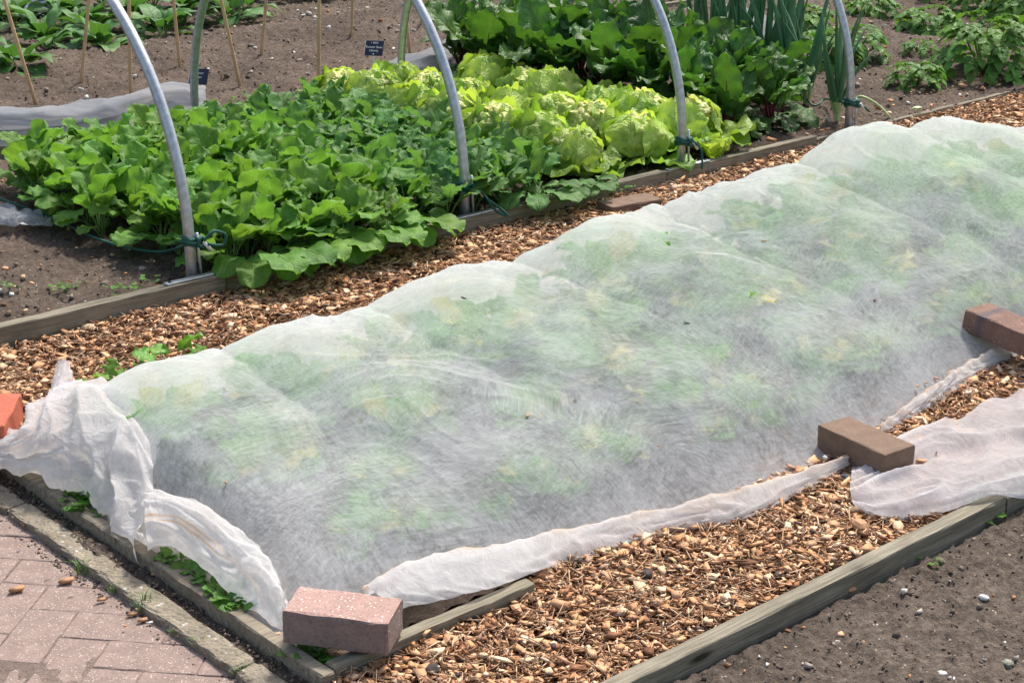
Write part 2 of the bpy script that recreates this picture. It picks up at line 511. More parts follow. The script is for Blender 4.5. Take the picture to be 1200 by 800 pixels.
def leaf_mat(name, base, light, vein, rough=0.42, spec=0.4, trans=0.35, nveins=6.0, slope=0.55, var=0.25, quilt=0.5, veinw=0.5, hue=0.02, mottle=0.4):
    m_, ns, ls = nt(name)
    tc = ns.new('ShaderNodeTexCoord')
    sp = node(ns, ls, 'ShaderNodeSeparateXYZ', {0: tc.outputs['UV']})
    u = sp.outputs[0]
    a = math_n(ns, ls, 'ABSOLUTE', math_n(ns, ls, 'MULTIPLY', math_n(ns, ls, 'SUBTRACT', sp.outputs[1], 0.5), 2.0))
    mid = ramp(ns, ls, a, [(0.03, 1.0), (0.09, 0.0)])
    f = math_n(ns, ls, 'FRACT', math_n(ns, ls, 'MULTIPLY', math_n(ns, ls, 'SUBTRACT', u, math_n(ns, ls, 'MULTIPLY', a, slope * 0.4)), nveins))
    sv = ramp(ns, ls, math_n(ns, ls, 'ABSOLUTE', math_n(ns, ls, 'SUBTRACT', f, 0.5)), [(0.03, 1.0), (0.1, 0.0)])
    sv = math_n(ns, ls, 'MULTIPLY', sv, ramp(ns, ls, a, [(0.3, 1.0), (0.95, 0.1)]))
    vm = math_n(ns, ls, 'MAXIMUM', mid, math_n(ns, ls, 'MULTIPLY', sv, 0.6))
    oi = ns.new('ShaderNodeObjectInfo')
    n1 = noise(ns, ls, tc.outputs['Object'], 28, 4, 0.6)
    n2 = noise(ns, ls, tc.outputs['Object'], 110, 3, 0.6)
    col = mixc(ns, ls, ramp(ns, ls, n1, [(0.35, 0.0), (0.7, mottle * 2)]), base, light)
    hs = node(ns, ls, 'ShaderNodeHueSaturation', {'Color': col,
              'Hue': node(ns, ls, 'ShaderNodeMapRange', {0: oi.outputs['Random'], 3: 0.5 - hue, 4: 0.5 + hue * 0.6}).outputs[0],
              'Value': node(ns, ls, 'ShaderNodeMapRange', {0: math_n(ns, ls, 'FRACT', math_n(ns, ls, 'MULTIPLY', oi.outputs['Random'], 7.31)), 3: 1 - var, 4: 1 + var}).outputs[0]})
    col = mixc(ns, ls, math_n(ns, ls, 'MULTIPLY', vm, veinw), hs.outputs[0], vein)
    h = math_n(ns, ls, 'ADD', math_n(ns, ls, 'MULTIPLY', vm, -0.8), math_n(ns, ls, 'ADD', math_n(ns, ls, 'MULTIPLY', n2, 0.7), n1))
    nb = bump(ns, ls, h, quilt, 0.006)
    pb = pbsdf(ns, ls, Base_Color=col, Roughness=rough, Specular_IOR_Level=spec, Normal=nb)
    tcv = mixc(ns, ls, 0.5, col, [min(1, base[0] * 2.2 + 0.02), min(1, base[1] * 1.9 + 0.03), base[2] * 0.6])
    tl = node(ns, ls, 'ShaderNodeBsdfTranslucent', {'Color': tcv}).outputs[0]
    out(ns, ls, node(ns, ls, 'ShaderNodeMixShader', {0: trans, 1: pb, 2: tl}).outputs[0])
    return m_


def plain(name, col, rough=0.6, metal=0.0, spec=0.4, nscale=30, var=0.3, bs=0.2, trans=0.0):
    m_, ns, ls = nt(name)
    v = coords(ns, ls)
    n1 = noise(ns, ls, v, nscale, 5, 0.6)
    c = mixc(ns, ls, ramp(ns, ls, n1, [(0.3, 0.0), (0.75, 1.0)]), [x * (1 - var) for x in col], [min(1, x * (1 + var)) for x in col])
    sh = pbsdf(ns, ls, Base_Color=c, Roughness=rough, Metallic=metal, Specular_IOR_Level=spec, Normal=bump(ns, ls, n1, bs, 0.002))
    if trans:
        tl = node(ns, ls, 'ShaderNodeBsdfTranslucent', {'Color': c}).outputs[0]
        sh = node(ns, ls, 'ShaderNodeMixShader', {0: trans, 1: sh, 2: tl}).outputs[0]
    out(ns, ls, sh)
    return m_


M_turnip = leaf_mat('turnip_leaf', (0.095, 0.225, 0.03), (0.155, 0.32, 0.055), (0.26, 0.42, 0.13), 0.55, 0.25, 0.4)
M_radish = leaf_mat('radish_leaf', (0.075, 0.19, 0.042), (0.125, 0.27, 0.07), (0.22, 0.36, 0.14), 0.55, 0.25, 0.38, var=0.22)
M_stem = plain('leaf_stalk', (0.16, 0.27, 0.08), 0.5, trans=0.2)
M_let_out = leaf_mat('lettuce_outer', (0.17, 0.32, 0.035), (0.29, 0.46, 0.07), (0.36, 0.5, 0.14), 0.42, 0.4, 0.4, 5, 0.8, 0.2, 0.9, 0.3)
M_let_mid = leaf_mat('lettuce_middle', (0.31, 0.47, 0.07), (0.5, 0.62, 0.15), (0.56, 0.66, 0.2), 0.42, 0.4, 0.4, 5, 0.8, 0.15, 0.9, 0.22)
M_let_heart = leaf_mat('lettuce_heart', (0.66, 0.7, 0.2), (0.8, 0.79, 0.38), (0.74, 0.74, 0.4), 0.4, 0.4, 0.35, 5, 0.8, 0.12, 0.9, 0.5)
M_beet = leaf_mat('beet_leaf', (0.042, 0.132, 0.02), (0.085, 0.215, 0.037), (0.15, 0.14, 0.06), 0.4, 0.4, 0.3, 7, 0.7, 0.3, 1.0, 0.5)
M_beetstem = plain('beet_stalk', (0.13, 0.012, 0.03), 0.35)
M_potato = leaf_mat('potato_leaf', (0.07, 0.185, 0.025), (0.13, 0.285, 0.045), (0.13, 0.26, 0.07), 0.5, 0.3, 0.32, 4, 0.6, 0.25)
M_broad = leaf_mat('bean_leaf', (0.05, 0.15, 0.03), (0.085, 0.215, 0.045), (0.12, 0.24, 0.08), 0.5, 0.3, 0.3, 5, 0.6, 0.22)
M_onion = plain('leek_leaf', (0.09, 0.22, 0.1), 0.4, spec=0.5, nscale=12, trans=0.15)
M_onionbase = plain('leek_base', (0.4, 0.5, 0.22), 0.4)
M_weed = leaf_mat('weed_leaf', (0.07, 0.19, 0.02), (0.12, 0.29, 0.04), (0.2, 0.36, 0.1), 0.5, 0.3, 0.35, 4, 0.6, 0.2)
M_celery = leaf_mat('celery_leaf', (0.095, 0.24, 0.025), (0.16, 0.34, 0.05), (0.25, 0.42, 0.12), 0.45, 0.3, 0.35, 4, 0.6, 0.2)
M_cabbage = leaf_mat('covered_leaf', (0.09, 0.3, 0.03), (0.24, 0.5, 0.06), (0.4, 0.55, 0.2), 0.5, 0.3, 0.35, 6, 0.6, 0.3)
M_yellow = leaf_mat('yellowed_leaf', (0.55, 0.5, 0.1), (0.7, 0.62, 0.2), (0.7, 0.6, 0.3), 0.5, 0.3, 0.35, 5, 0.6, 0.15)
M_grass = plain('grass', (0.1, 0.19, 0.035), 0.6, trans=0.25)
M_steel = plain('galvanised_steel', (0.43, 0.455, 0.475), 0.4, 0.7, nscale=60, var=0.24, bs=0.25)
M_rope = plain('green_rope', (0.01, 0.085, 0.06), 0.7, nscale=400, var=0.5, bs=0.6)
M_white = plain('white_plastic', (0.62, 0.61, 0.58), 0.4, var=0.08)
M_labelblack = plain('black_label', (0.012, 0.017, 0.035), 0.4, var=0.1)
M_bulb = plain('purple_bulb', (0.2, 0.02, 0.05), 0.35, var=0.4)
M_blue = plain('dark_blue_cloth', (0.02, 0.035, 0.085), 0.6)
M_bark = plain('dark_bark', (0.04, 0.03, 0.028), 0.9, nscale=60, var=0.5, bs=0.9)
M_orange = plain('orange_wood', (0.42, 0.22, 0.11), 0.8, nscale=50, var=0.35, bs=0.8)


def cane_mat():
    m_, ns, ls = nt('bamboo')
    v = coords(ns, ls, (20, 20, 3))
    n1 = noise(ns, ls, v, 2, 4, 0.6)
    col = ramp(ns, ls, n1, [(0.3, (0.45, 0.27, 0.13)), (0.7, (0.62, 0.42, 0.23))])
    out(ns, ls, pbsdf(ns, ls, Base_Color=col, Roughness=0.5))
    return m_


M_cane = cane_mat()

# ------------------------------------------------------------------ ground and soil
def soil_grid(name, xs, ys, z0, mat, seed, amp=1.0, lab=None, extra=None):
    X, Y = np.meshgrid(xs, ys, indexing='ij')
    Z = z0 + amp * (fbm(X * 2, Y * 2, seed, 3) * 0.012 + fbm(X * 14, Y * 14, seed + 3, 3) * 0.008
                    + np.abs(fbm(X * 30, Y * 30, seed + 9, 4, 0.65)) * 0.034 - 0.010)
    if extra is not None: Z = Z + extra(X, Y)
    me = mesh_np(name, np.stack([X, Y, Z], -1).reshape(-1, 3), grid_faces(len(xs), len(ys)), [mat], None, True)
    o = obj(name, me)
    tag(o, lab, kind='structure')
    return o


g = mesh_np('ground', np.array([[-150, -150, -0.09], [150, -150, -0.09], [150, 150, -0.09], [-150, 150, -0.09]]), np.array([[0, 1, 2, 3]]), [M_soil])
tag(obj('ground', g), kind='structure')

xs = np.concatenate([np.arange(0.6, 9.0, 0.017), np.arange(9.0, 14, 0.06)])
ys = np.concatenate([np.arange(4.285, 8.6, 0.017), np.arange(8.6, 14, 0.05)])
def ridge(X, Y):
    r = 0.06 * np.exp(-((Y - 7.55) / 0.35) ** 2) * (X < 7)
    return r + 0.04 * np.exp(-((X - 7.3 - 0.15 * (Y - 4.3)) / 0.3) ** 2)
soil_grid('vegetable_plot_soil', xs, ys, 0.045, M_soil, 3, 1.0, None, ridge)
soil_grid('front_bed_soil', np.arange(1.2, 4.6, 0.009), np.arange(0.4, 1.866, 0.009), -0.004, M_soil_near, 21, 0.75)
soil_grid('covered_bed_soil', np.arange(1.54, 6.3, 0.02), np.arange(2.335, 3.62, 0.02), 0.005, M_soil, 31, 0.9)
soil_grid('path_bed', np.arange(1.57, 9.0, 0.03), np.arange(1.9, 4.25, 0.03), -0.004, M_litter, 41, 0.6)
soil_grid('kerb_soil_strip', np.arange(1.49, 1.54, 0.005), np.arange(1.9, 4.6, 0.006), 0.001, M_soil_near, 51, 0.6)
soil_grid('paving_bed', np.arange(-0.8, 1.462, 0.02), np.arange(0.9, 5.0, 0.02), -0.0168, M_dust, 61, 0.1)


# scattered bits --------------------------------------------------
def chip_base(k, n=5):
    r = np.random.default_rng(100 + k)
    a = np.arange(n) * 2 * PI / n + r.uniform(-0.3, 0.3, n) + (PI / 4 if n == 4 else 0)
    rad = r.uniform(0.7, 1.25, n)
    top = np.stack([np.cos(a) * rad, np.sin(a) * rad, 0.5 + r.uniform(-0.25, 0.25, n)], 1)
    bot = np.stack([np.cos(a) * rad * r.uniform(0.7, 1.05, n), np.sin(a) * rad * r.uniform(0.7, 1.05, n), -0.5 + r.uniform(-0.2, 0.2, n)], 1)
    V = np.concatenate([top, bot])
    F = [(0, i, i + 1) for i in range(1, n - 1)] + [(n, n + i + 1, n + i) for i in range(1, n - 1)]
    for i in range(n):
        j = (i + 1) % n
        F += [(i, n + i, n + j), (i, n + j, j)]
    return V, np.array(F)


CB = [chip_base(k, (4, 4, 5, 4, 3, 4, 5, 4)[k]) for k in range(8)]
V4 = np.array([[-1, -1, -.5], [1, -.6, -.5], [1, .6, -.3], [-1, 1, -.5], [-1, -.5, .5], [1, 0, .4], [-1, .7, .5]], float)
F4 = np.array([[0, 3, 2], [0, 2, 1], [4, 5, 6], [0, 1, 5], [0, 5, 4], [1, 2, 5], [2, 3, 6], [2, 6, 5], [3, 0, 4], [3, 4, 6]])


def scatter(name, pos, L, W, T, mat, tilt=0.5, slab=False, seed=0, yaw=None):
    """many small pieces in one mesh; pos (n,3), sizes (n,) in metres"""
    r = np.random.default_rng(seed)
    Vs = []; Fs = []; off = 0
    kinds = r.integers(0, 1 if slab else 8, len(pos))
    for k in range(1 if slab else 8):
        idx = np.where(kinds == k)[0]
        if len(idx) == 0: continue
        BV, BF = (V4, F4) if slab else CB[k]
        n = len(idx)
        S = np.stack([L[idx] / 2, W[idx] / 2, T[idx]], 1)
        V = BV[None] * S[:, None, :]
        V += r.uniform(-0.1, 0.1, V.shape) * S[:, None, :]
        a = r.uniform(0, 2 * PI, n) if yaw is None else yaw[idx]
        b = r.normal(0, tilt, n); c = r.normal(0, tilt * 0.8, n)
        ca, sa, cb, sb, cc, sc_ = np.cos(a), np.sin(a), np.cos(b), np.sin(b), np.cos(c), np.sin(c)
        x = V[..., 0] * cb[:, None] - V[..., 2] * sb[:, None]; z = V[..., 0] * sb[:, None] + V[..., 2] * cb[:, None]
        y = V[..., 1] * cc[:, None] - z * sc_[:, None]; z = V[..., 1] * sc_[:, None] + z * cc[:, None]
        X = x * ca[:, None] - y * sa[:, None] + pos[idx, 0][:, None]
        Y = x * sa[:, None] + y * ca[:, None] + pos[idx, 1][:, None]
        Z = z + pos[idx, 2][:, None]
        Vs.append(np.stack([X, Y, Z], -1).reshape(-1, 3))
        Fs.append((BF[None] + (np.arange(n) * len(BV))[:, None, None]).reshape(-1, 3) + off)
        off += n * len(BV)
    o = obj(name, mesh_np(name, np.concatenate(Vs), np.concatenate(Fs), [mat]))
    return o


def inpoly(x, y, poly):
    c = np.zeros(len(x), bool); n = len(poly)
    for i in range(n):
        x1, y1 = poly[i]; x2, y2 = poly[(i + 1) % n]
        if y1 == y2: continue
        t = ((y1 > y) != (y2 > y)) & (x < (x2 - x1) * (y - y1) / (y2 - y1) + x1)
        c ^= t
    return c


def pts_in(poly, n, r):
    poly = np.array(poly); lo = poly.min(0); hi = poly.max(0)
    xy = r.uniform(lo, hi, (int(n), 2))
    return xy[inpoly(xy[:, 0], xy[:, 1], poly)]


def front_edge(X):
    return np.interp(X, [1.5, 1.62, 1.86, 2.33, 2.66, 3.04, 3.32, 3.92, 4.6, 6.5], [2.40, 2.36, 2.38, 2.345, 2.30, 2.29, 2.33, 2.40, 2.42, 2.45])


def chips(name, poly, dens, zb, seed, big=1.0, label=None):
    r = np.random.default_rng(seed)
    A = np.array(poly); area = np.prod(A.max(0) - A.min(0))
    xy = pts_in(poly, dens * area, r)
    xy = xy[(xy[:, 1] < front_edge(xy[:, 0]) + 0.015) | (xy[:, 1] > 3.5) | (xy[:, 0] > 6.1)]; n = len(xy)
    hz = fbm(xy[:, 0] * 2.5, xy[:, 1] * 2.5, seed, 3) * 0.012
    z = zb + hz + r.uniform(-0.014, 0.007, n)
    L = np.clip(r.lognormal(math.log(0.0175 * big), 0.55, n), 0.005, 0.046)
    W = L * r.uniform(0.3, 0.85, n); T = np.clip(L * r.uniform(0.05, 0.13, n), 0.0009, 0.0035)
    o = scatter(name, np.column_stack([xy, z]), L, W, T, M_chip, 0.28, False, seed)
    tag(o, label, None, None, 'stuff')
    return o


mid_poly = [(1.56, 2.262), (1.30, 2.05), (1.2, 1.93), (5.4, 1.93), (5.4, 2.6), (3.0, 2.42), (2.2, 2.37), (2.03, 2.262)]
rear_poly = [(0.7, 4.23), (0.7, 3.55), (1.66, 3.5), (6.0, 3.55), (6.4, 3.3), (6.4, 2.6), (9.6, 2.6), (9.6, 4.30), (5.0, 4.30), (5.0, 4.24)]
chips('wood_chip_path', mid_poly, 14500, 0.016, 5, 0.93)
chips('large_wood_chips', mid_poly, 420, 0.021, 15, 1.3)
chips('rear_wood_chip_path', rear_poly, 8500, 0.026, 6, 1.1)
for nm, poly, dens, sd, zz in (('wood_shavings', mid_poly, 9500, 8, 0.017), ('rear_wood_shavings', rear_poly, 4200, 9, 0.029)):
    r = np.random.default_rng(sd)
    A = np.array(poly); xy = pts_in(poly, dens * np.prod(A.max(0) - A.min(0)), r)
    xy = xy[(xy[:, 1] < front_edge(xy[:, 0]) + 0.01) | (xy[:, 1] > 3.5) | (xy[:, 0] > 6.1)]; n = len(xy)
    L = r.uniform(0.012, 0.045, n); W = r.uniform(0.0016, 0.004, n); T = r.uniform(0.001, 0.002, n)
    z = zz + fbm(xy[:, 0] * 2.5, xy[:, 1] * 2.5, sd - 3, 3) * 0.012 + r.uniform(-0.01, 0.009, n)
    tag(scatter(nm, np.column_stack([xy, z]), L, W, T, M_sliver, 0.3, True, sd), kind='stuff')

# chips and stones strewn on soil
def strew(name, poly, n, zb, lo, hi, mat, seed, flat=0.5, tilt=0.4, zfun=None):
    r = np.random.default_rng(seed)
    xy = pts_in(poly, n, r); k = len(xy)
    L = lo * (hi / lo) ** (r.uniform(0, 1, k) ** 2.2)
    z = zb + L * 0.12 + (zfun(xy[:, 0], xy[:, 1]) if zfun else 0)
    o = scatter(name, np.column_stack([xy, z]), L, L * r.uniform(0.5, 0.95, k), L * r.uniform(flat * 0.5, flat, k), mat, tilt, False, seed)
    tag(o, kind='stuff')
    return o


def soilz(seed, amp=1.0, ex=None):
    def f(X, Y):
        z = amp * (fbm(X * 2, Y * 2, seed, 3) * 0.012 + fbm(X * 14, Y * 14, seed + 3, 3) * 0.008 + np.abs(fbm(X * 30, Y * 30, seed + 9, 4, 0.65)) * 0.034 - 0.010)
        return z + (ex(X, Y) if ex else 0)
    return f


nb_poly = [(1.3, 0.6), (4.4, 0.6), (4.4, 1.85), (1.3, 1.85)]
plot_poly = [(1.0, 4.3), (9.5, 4.3), (9.5, 10.0), (1.0, 10.0)]
strew('front_bed_crumbs', nb_poly, 46000, -0.006, 0.0015, 0.009, M_clod, 71, 0.5, 0.5, soilz(21, 0.75))
strew('front_bed_stones', nb_poly, 1500, -0.004, 0.003, 0.020, M_stone, 72, 0.5, 0.4, soilz(21, 0.75))
strew('front_bed_clods', nb_poly, 1100, -0.006, 0.008, 0.026, M_clod, 91, 0.55, 0.5, soilz(21, 0.75))
strew('plot_clods', plot_poly, 2600, 0.041, 0.012, 0.04, M_clod, 92, 0.55, 0.5, soilz(3, 1, ridge))
strew('plot_soil_crumbs', plot_poly, 90000, 0.041, 0.003, 0.017, M_clod, 73, 0.5, 0.5, soilz(3, 1, ridge))
strew('plot_soil_stones', plot_poly, 5200, 0.047, 0.005, 0.034, M_stone, 74, 0.5, 0.4, soilz(3, 1, ridge))
strew('covered_bed_crumbs', [(1.55, 2.36), (1.75, 2.36), (1.75, 3.6), (1.55, 3.6)], 1600, 0.006, 0.003, 0.016, M_clod, 75, 0.8, 0.7, soilz(31, 0.9))
strew('kerb_strip_crumbs', [(1.512, 2.0), (1.534, 2.0), (1.534, 4.3), (1.488, 4.3)], 1900, 0.002, 0.002, 0.012, M_clod, 76, 0.7, 0.6)
strew('paving_joint_litter', [(1.43, 2.0), (1.456, 2.0), (1.456, 4.3), (1.405, 4.3)], 3000, -0.017, 0.0015, 0.009, M_clod, 77, 0.6, 0.5)
strew('loose_chips_by_kerb', [(1.38, 2.2), (1.512, 2.2), (1.512, 3.6), (1.40, 3.6)], 45, -0.006, 0.006, 0.018, M_chip, 78, 0.3, 0.3)
strew('loose_chips_on_bed', [(1.0, 4.29), (2.9, 4.29), (2.9, 4.9), (1.0, 4.9)], 60, 0.056, 0.01, 0.04, M_chip, 79, 0.3, 0.3)
strew('loose_chips_in_plot', [(4.9, 4.29), (8.9, 4.29), (8.9, 4.75), (4.9, 4.42)], 350, 0.056, 0.01, 0.05, M_chip, 80, 0.3, 0.3)
strew('loose_chips_by_front_board', [(1.6, 1.70), (3.4, 1.74), (3.4, 1.855), (1.6, 1.855)], 40, -0.008, 0.008, 0.032, M_chip, 81, 0.3, 0.3)
strew('loose_chips_in_corner', [(1.55, 2.33), (1.75, 2.33), (1.75, 2.6), (1.55, 2.6)], 60, 0.01, 0.008, 0.03, M_chip, 82, 0.3, 0.3)

# ------------------------------------------------------------------ paving
pavement = obj('pavement', mesh_np('pavement', np.array([[-0.8, 0.9, -0.05], [1.448, 0.9, -0.05], [1.448, 5, -0.05], [-0.8, 5, -0.05]]), np.array([[0, 1, 2, 3]]), [M_soil_near]))
tag(pavement, kind='structure')
pv = [bevel_box(0.2 - 0.0022, 0.1 - 0.0022, 0.05, 0.0035, 2, 300 + k, 0.0008) for k in range(5)]
for q in pv: q.materials.append(M_paver)
seen = 0
ca, sa = math.cos(R(41)), math.sin(R(41))
for i in range(-30, 40):
    for j in range(-30, 40):
        # herringbone cell: lattice vectors (1, 1) and (2, -2), one brick each way
        for (dx, dy, rz) in ((0.1, 0.05, 0), (0.05, 0.2, 90)):
            lx = 0.1 * i + 0.2 * j + dx; ly = 0.1 * i - 0.2 * j + dy
            X = 0.9 + lx * ca - ly * sa; Y = 2.3 + lx * sa + ly * ca
            if X > 1.57 or X < 0.35 or Y < 1.2 or Y > 4.2: continue
            q = ROT.T @ (np.array([X, Y, 0]) - np.array([0, 0, CAM_H]))
            u = 600 + FPX * q[0] / -q[2]; v = 400 - FPX * q[1] / -q[2]
            if u < -420 or u > 900 or v > 1350: continue
            o = obj('paver', random.choice(pv), pavement, (X, Y, -0.066 + random.uniform(-0.0015, 0.0015)),
                    (random.uniform(-.008, .008), random.uniform(-.008, .008), R(41 + rz + (180 if random.random() < .5 else 0)) + random.uniform(-.01, .01)))
            seen += 1

# kerb and boards --------------------------------------------------
kerb = empty('concrete_kerb', (1.475, 3.0, 0))
tag(kerb, 'worn concrete kerb of coarse pebbly aggregate between the red paving and the bed', 'kerb')
for k, (y0, y1) in enumerate(((1.5, 2.415), (2.42, 3.325), (3.33, 4.24), (4.245, 5.1))):
    me = bevel_box(y1 - y0, 0.054, 0.12, 0.009, 3, 500 + k, 0.0022)
    me.materials.append(M_kerb)
    obj('kerb_stone', me, kerb, (0.005, (y0 + y1) / 2 - 3.0, -0.118 + (k % 2) * 0.002), (0, 0, R(90)))


def board(name, p0, p1, zt, h, t, mat, label, seed, rz_extra=0.0):
    p0 = np.array(p0, float); p1 = np.array(p1, float); d = p1 - p0; L = np.linalg.norm(d)
    me = bevel_box(L, t, h, 0.0035, 2, seed, 0.0013)
    me.materials.append(mat)
    c = (p0 + p1) / 2
    o = obj(name, me, None, (c[0], c[1], zt - h), (0, 0, math.atan2(d[1], d[0])))
    tag(o, label, 'edging board')
    return o


board('edging_board', (0.2, 4.254), (2.6, 4.254), 0.08, 0.14, 0.042, M_plank, 'thick grey board edging the rear bed at the far left, its whole face bare', 601)
board('edging_board', (2.607, 4.26), (4.48, 4.258), 0.072, 0.14, 0.042, M_plank, 'grey board under the overhanging turnip leaves, second from left along the rear bed', 602)
board('edging_board', (4.486, 4.26), (5.35, 4.266), 0.066, 0.14, 0.034, M_plank, 'grey board between the lettuces and the chip path, third along the rear bed', 603)
board('edging_board', (5.355, 4.285), (9.4, 4.318), 0.044, 0.12, 0.022, M_plank, 'thin weathered board half buried in chips behind the far end of the fleece', 604)
board('edging_board', (1.548, 2.25), (1.548, 4.05), 0.033, 0.11, 0.028, M_plank_y, 'weathered board running beside the kerb along the short end of the covered bed', 605)
board('edging_board', (1.565, 2.272), (2.05, 2.272), 0.036, 0.1, 0.03, M_plank, 'slim brown board under the pink brick at the front corner of the covered bed', 606)
board('edging_board', (1.0, 1.888), (3.085, 1.888), 0.038, 0.1, 0.036, M_plank_green, 'greenish split board between the wood chips and the bare soil at lower right', 607)
board('edging_board', (3.092, 1.888), (5.2, 1.888), 0.032, 0.1, 0.034, M_plank_green, 'short end of board disappearing under the white fleece flap at right', 608)
board('edging_board', (7.2, 6.9), (8.9, 6.9), 0.075, 0.1, 0.03, M_plank, 'faint pale board lying on the soil behind the leeks', 609)


# ------------------------------------------------------------------ bricks
def corners(front_l, front_r, back_r, z):
    a, b, c = P(*front_l, z), P(*front_r, z), P(*back_r, z)
    return a, b, c


def brick(a, b, c, ztop, mat, label, seed, L=0.205, W=0.102, H=0.065, tilt=(0, 0), mat_side=None, stamp=False):
    """a, b: ends of the long top edge nearest us, c: far end of the short edge at b"""
    d = (b - a)[:2]; d /= np.linalg.norm(d)
    n = np.array([-d[1], d[0]])
    if n @ (c - b)[:2] < 0: n = -n
    mid = (a + b)[:2] / 2 + n * W / 2
    me = bevel_box(L, W, H, 0.005, 2, seed, 0.0013)
    me.materials.append(mat)
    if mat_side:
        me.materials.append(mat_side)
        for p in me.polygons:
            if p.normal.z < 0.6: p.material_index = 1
    o = obj('brick', me, None, (mid[0], mid[1], ztop - H), (tilt[0], tilt[1], math.atan2(d[1], d[0])))
    tag(o, label, 'brick')
    return o


b1 = brick(P(330, 706, .13), P(452, 728, .115), P(475, 690, .115), 0.112, M_brick_pink,
           'pink brick with white flecks weighting the near corner of the fleece', 701, 0.2, 0.1, 0.066, (0, 0.02), M_brick_pink_side)
b2 = brick(P(961, 490, .1), P(1034, 523, .1), P(1072, 514, .1), 0.082, M_brick_brown,
           'plain brown brick sitting level on the edge of the white fleece flap', 702, 0.212, 0.1, 0.068)
o = obj('stamp_mark', (lambda mb: (mb.box((-0.055, -0.0516, 0.024), (-0.005, -0.0505, 0.028)), mb.mesh('stamp_mark', [M_brick_brown]))[-1])(MB()), b2)
b3 = brick(P(1121, 363, .13), P(1215, 396, .12), P(1240, 382, .12), 0.128, M_brick_purple,
           'tilted purplish brick with a slate blue stripe at the right edge', 703, 0.215, 0.102, 0.062, (0.0, 0.10))
b4 = brick(P(18, 520, .11), P(-60, 498, .11), P(-30, 470, .11), 0.115, M_brick_red,
           'bright red brick half hidden by bunched fleece at the left edge', 704)
b4.location = (*((P(35, 464, .11) + P(-40, 462, .11) + P(12, 503, .11) + P(-50, 500, .11)) / 4)[:2], 0.05)
b4.rotation_euler = (0, 0, math.atan2(*((P(35, 464, .11) - P(14, 504, .11))[:2][::-1])))
b5 = brick(P(706, 249, .04), P(788, 235, .04), P(795, 230, .04), 0.052, M_brick_brown,
           'flat brown brick on the chips behind the fleece', 705, 0.215, 0.1, 0.06)

# ------------------------------------------------------------------ the covered bed
rows_x = [1.86, 2.26, 2.75, 3.28, 3.88, 4.5, 5.0]
row_h = [0.205, 0.24, 0.27, 0.305, 0.33, 0.375, 0.33]
cover = []
rr = random.Random(5)
for i, x in enumerate(rows_x):
    for j, y in enumerate((2.62, 2.93, 3.24)):
        h = row_h[i] * (0.88, 0.95, 0.95)[j] + rr.uniform(-0.02, 0.0)
        cover.append((x + rr.uniform(-0.05, 0.05) + (j - 1) * -0.03, y + rr.uniform(-0.04, 0.04), h, i, j))
cover.append((5.45, 2.8, 0.19, 7, 0)); cover.append((5.4, 3.12, 0.19, 7, 1))


def sstep(a, b, x):
    t = np.clip((x - a) / (b - a), 0, 1)
    return t * t * (3 - 2 * t)


def htop(X):  # height of the plants along the bed
    return np.interp(X, [1.5, 1.8, 2.2, 2.75, 3.3, 3.9, 4.45, 4.9, 5.3, 5.6, 6.05], [0.20, 0.222, 0.248, 0.278, 0.315, 0.34, 0.392, 0.35, 0.26, 0.2, 0.1])


def fleece_z(X, Y):
    acc = np.zeros_like(X) + np.interp(X, [4.0, 4.6], [0.3, 0.62]) ** 4
    for (cx, cy, h, i, j) in cover:
        acc = acc + np.exp(-(((X - cx) / 0.17) ** 2 + ((Y - cy) / 0.15) ** 2) / 1.3) ** 4 * (0.85 + 0.15 * math.sin(cx * 31 + cy * 17)) ** 4
    B = np.minimum(acc ** 0.25, 1.05)
    top = htop(X)
    fe = front_edge(X)
    e = (0.34 * sstep(-0.02, 0.22, Y - fe) + 0.66 * sstep(-0.12, 1.0, Y - fe)) * sstep(0, 0.16, 3.56 - Y) * sstep(1.56, 1.74, X) * sstep(0, 0.3, 6.05 - X)
    rx = np.array([1.50, 1.86, 2.26, 2.75, 3.28, 3.88, 4.50, 5.02, 5.45, 5.9])
    Xw = X + 0.05 * np.sin(Y * 4.1 + 1) + 0.05 * fbm(X * 1.5, Y * 2.5, 87, 2) - 0.10 * (Y - 3.0) + 0.03 * fbm(X * 5, Y * 6, 89, 2)
    k = np.clip(np.searchsorted(rx, Xw), 1, len(rx) - 1)
    sp = rx[k] - rx[k - 1]; d = np.minimum(Xw - rx[k - 1], rx[k] - Xw) / (sp * 0.5)
    arch = np.sqrt(np.clip(1 - 0.97 * np.clip(d, 0, 1) ** 2, 0, 1))
    flat = np.interp(X, [4.2, 4.8], [1.0, 0.45])
    dep = np.interp(Y, [2.5, 2.8, 3.25, 3.5], [0.05, 0.09, 0.155, 0.17]) * (0.75 + 0.5 * vnoise(X * 1.9, Y * 0.6, 88))
    Z = top * (1 - flat * dep * (1 - arch)) * (0.80 + 0.26 * B) * e
    w = fbm(X * 2.2, Y * 2.2, 77, 2)
    cr = 0.5 + 0.5 * np.cos(2 * PI * (X * 2.6 + Y * 0.7 + w * 1.3))
    cr2 = 0.5 + 0.5 * np.cos(2 * PI * (X * 1.1 - Y * 2.4 + w * 1.8))
    cr3 = 1 - np.abs(np.sin(2 * PI * (X * 3.1 + Y * 1.1 + w * 2.4)))
    msk = sstep(-0.1, 0.35, fbm(X * 1.7, Y * 1.7, 83, 2))
    lf = fbm(X * 5, Y * 5, 78, 3)
    Z = Z + (cr ** 2 * 0.005 + cr2 ** 3 * 0.006 + cr3 ** 4 * 0.005 * msk + lf * 0.016 + fbm(X * 14, Y * 14, 79, 3) * 0.004) * (0.2 + e)
    return np.maximum(Z, 0.012) + 0.004


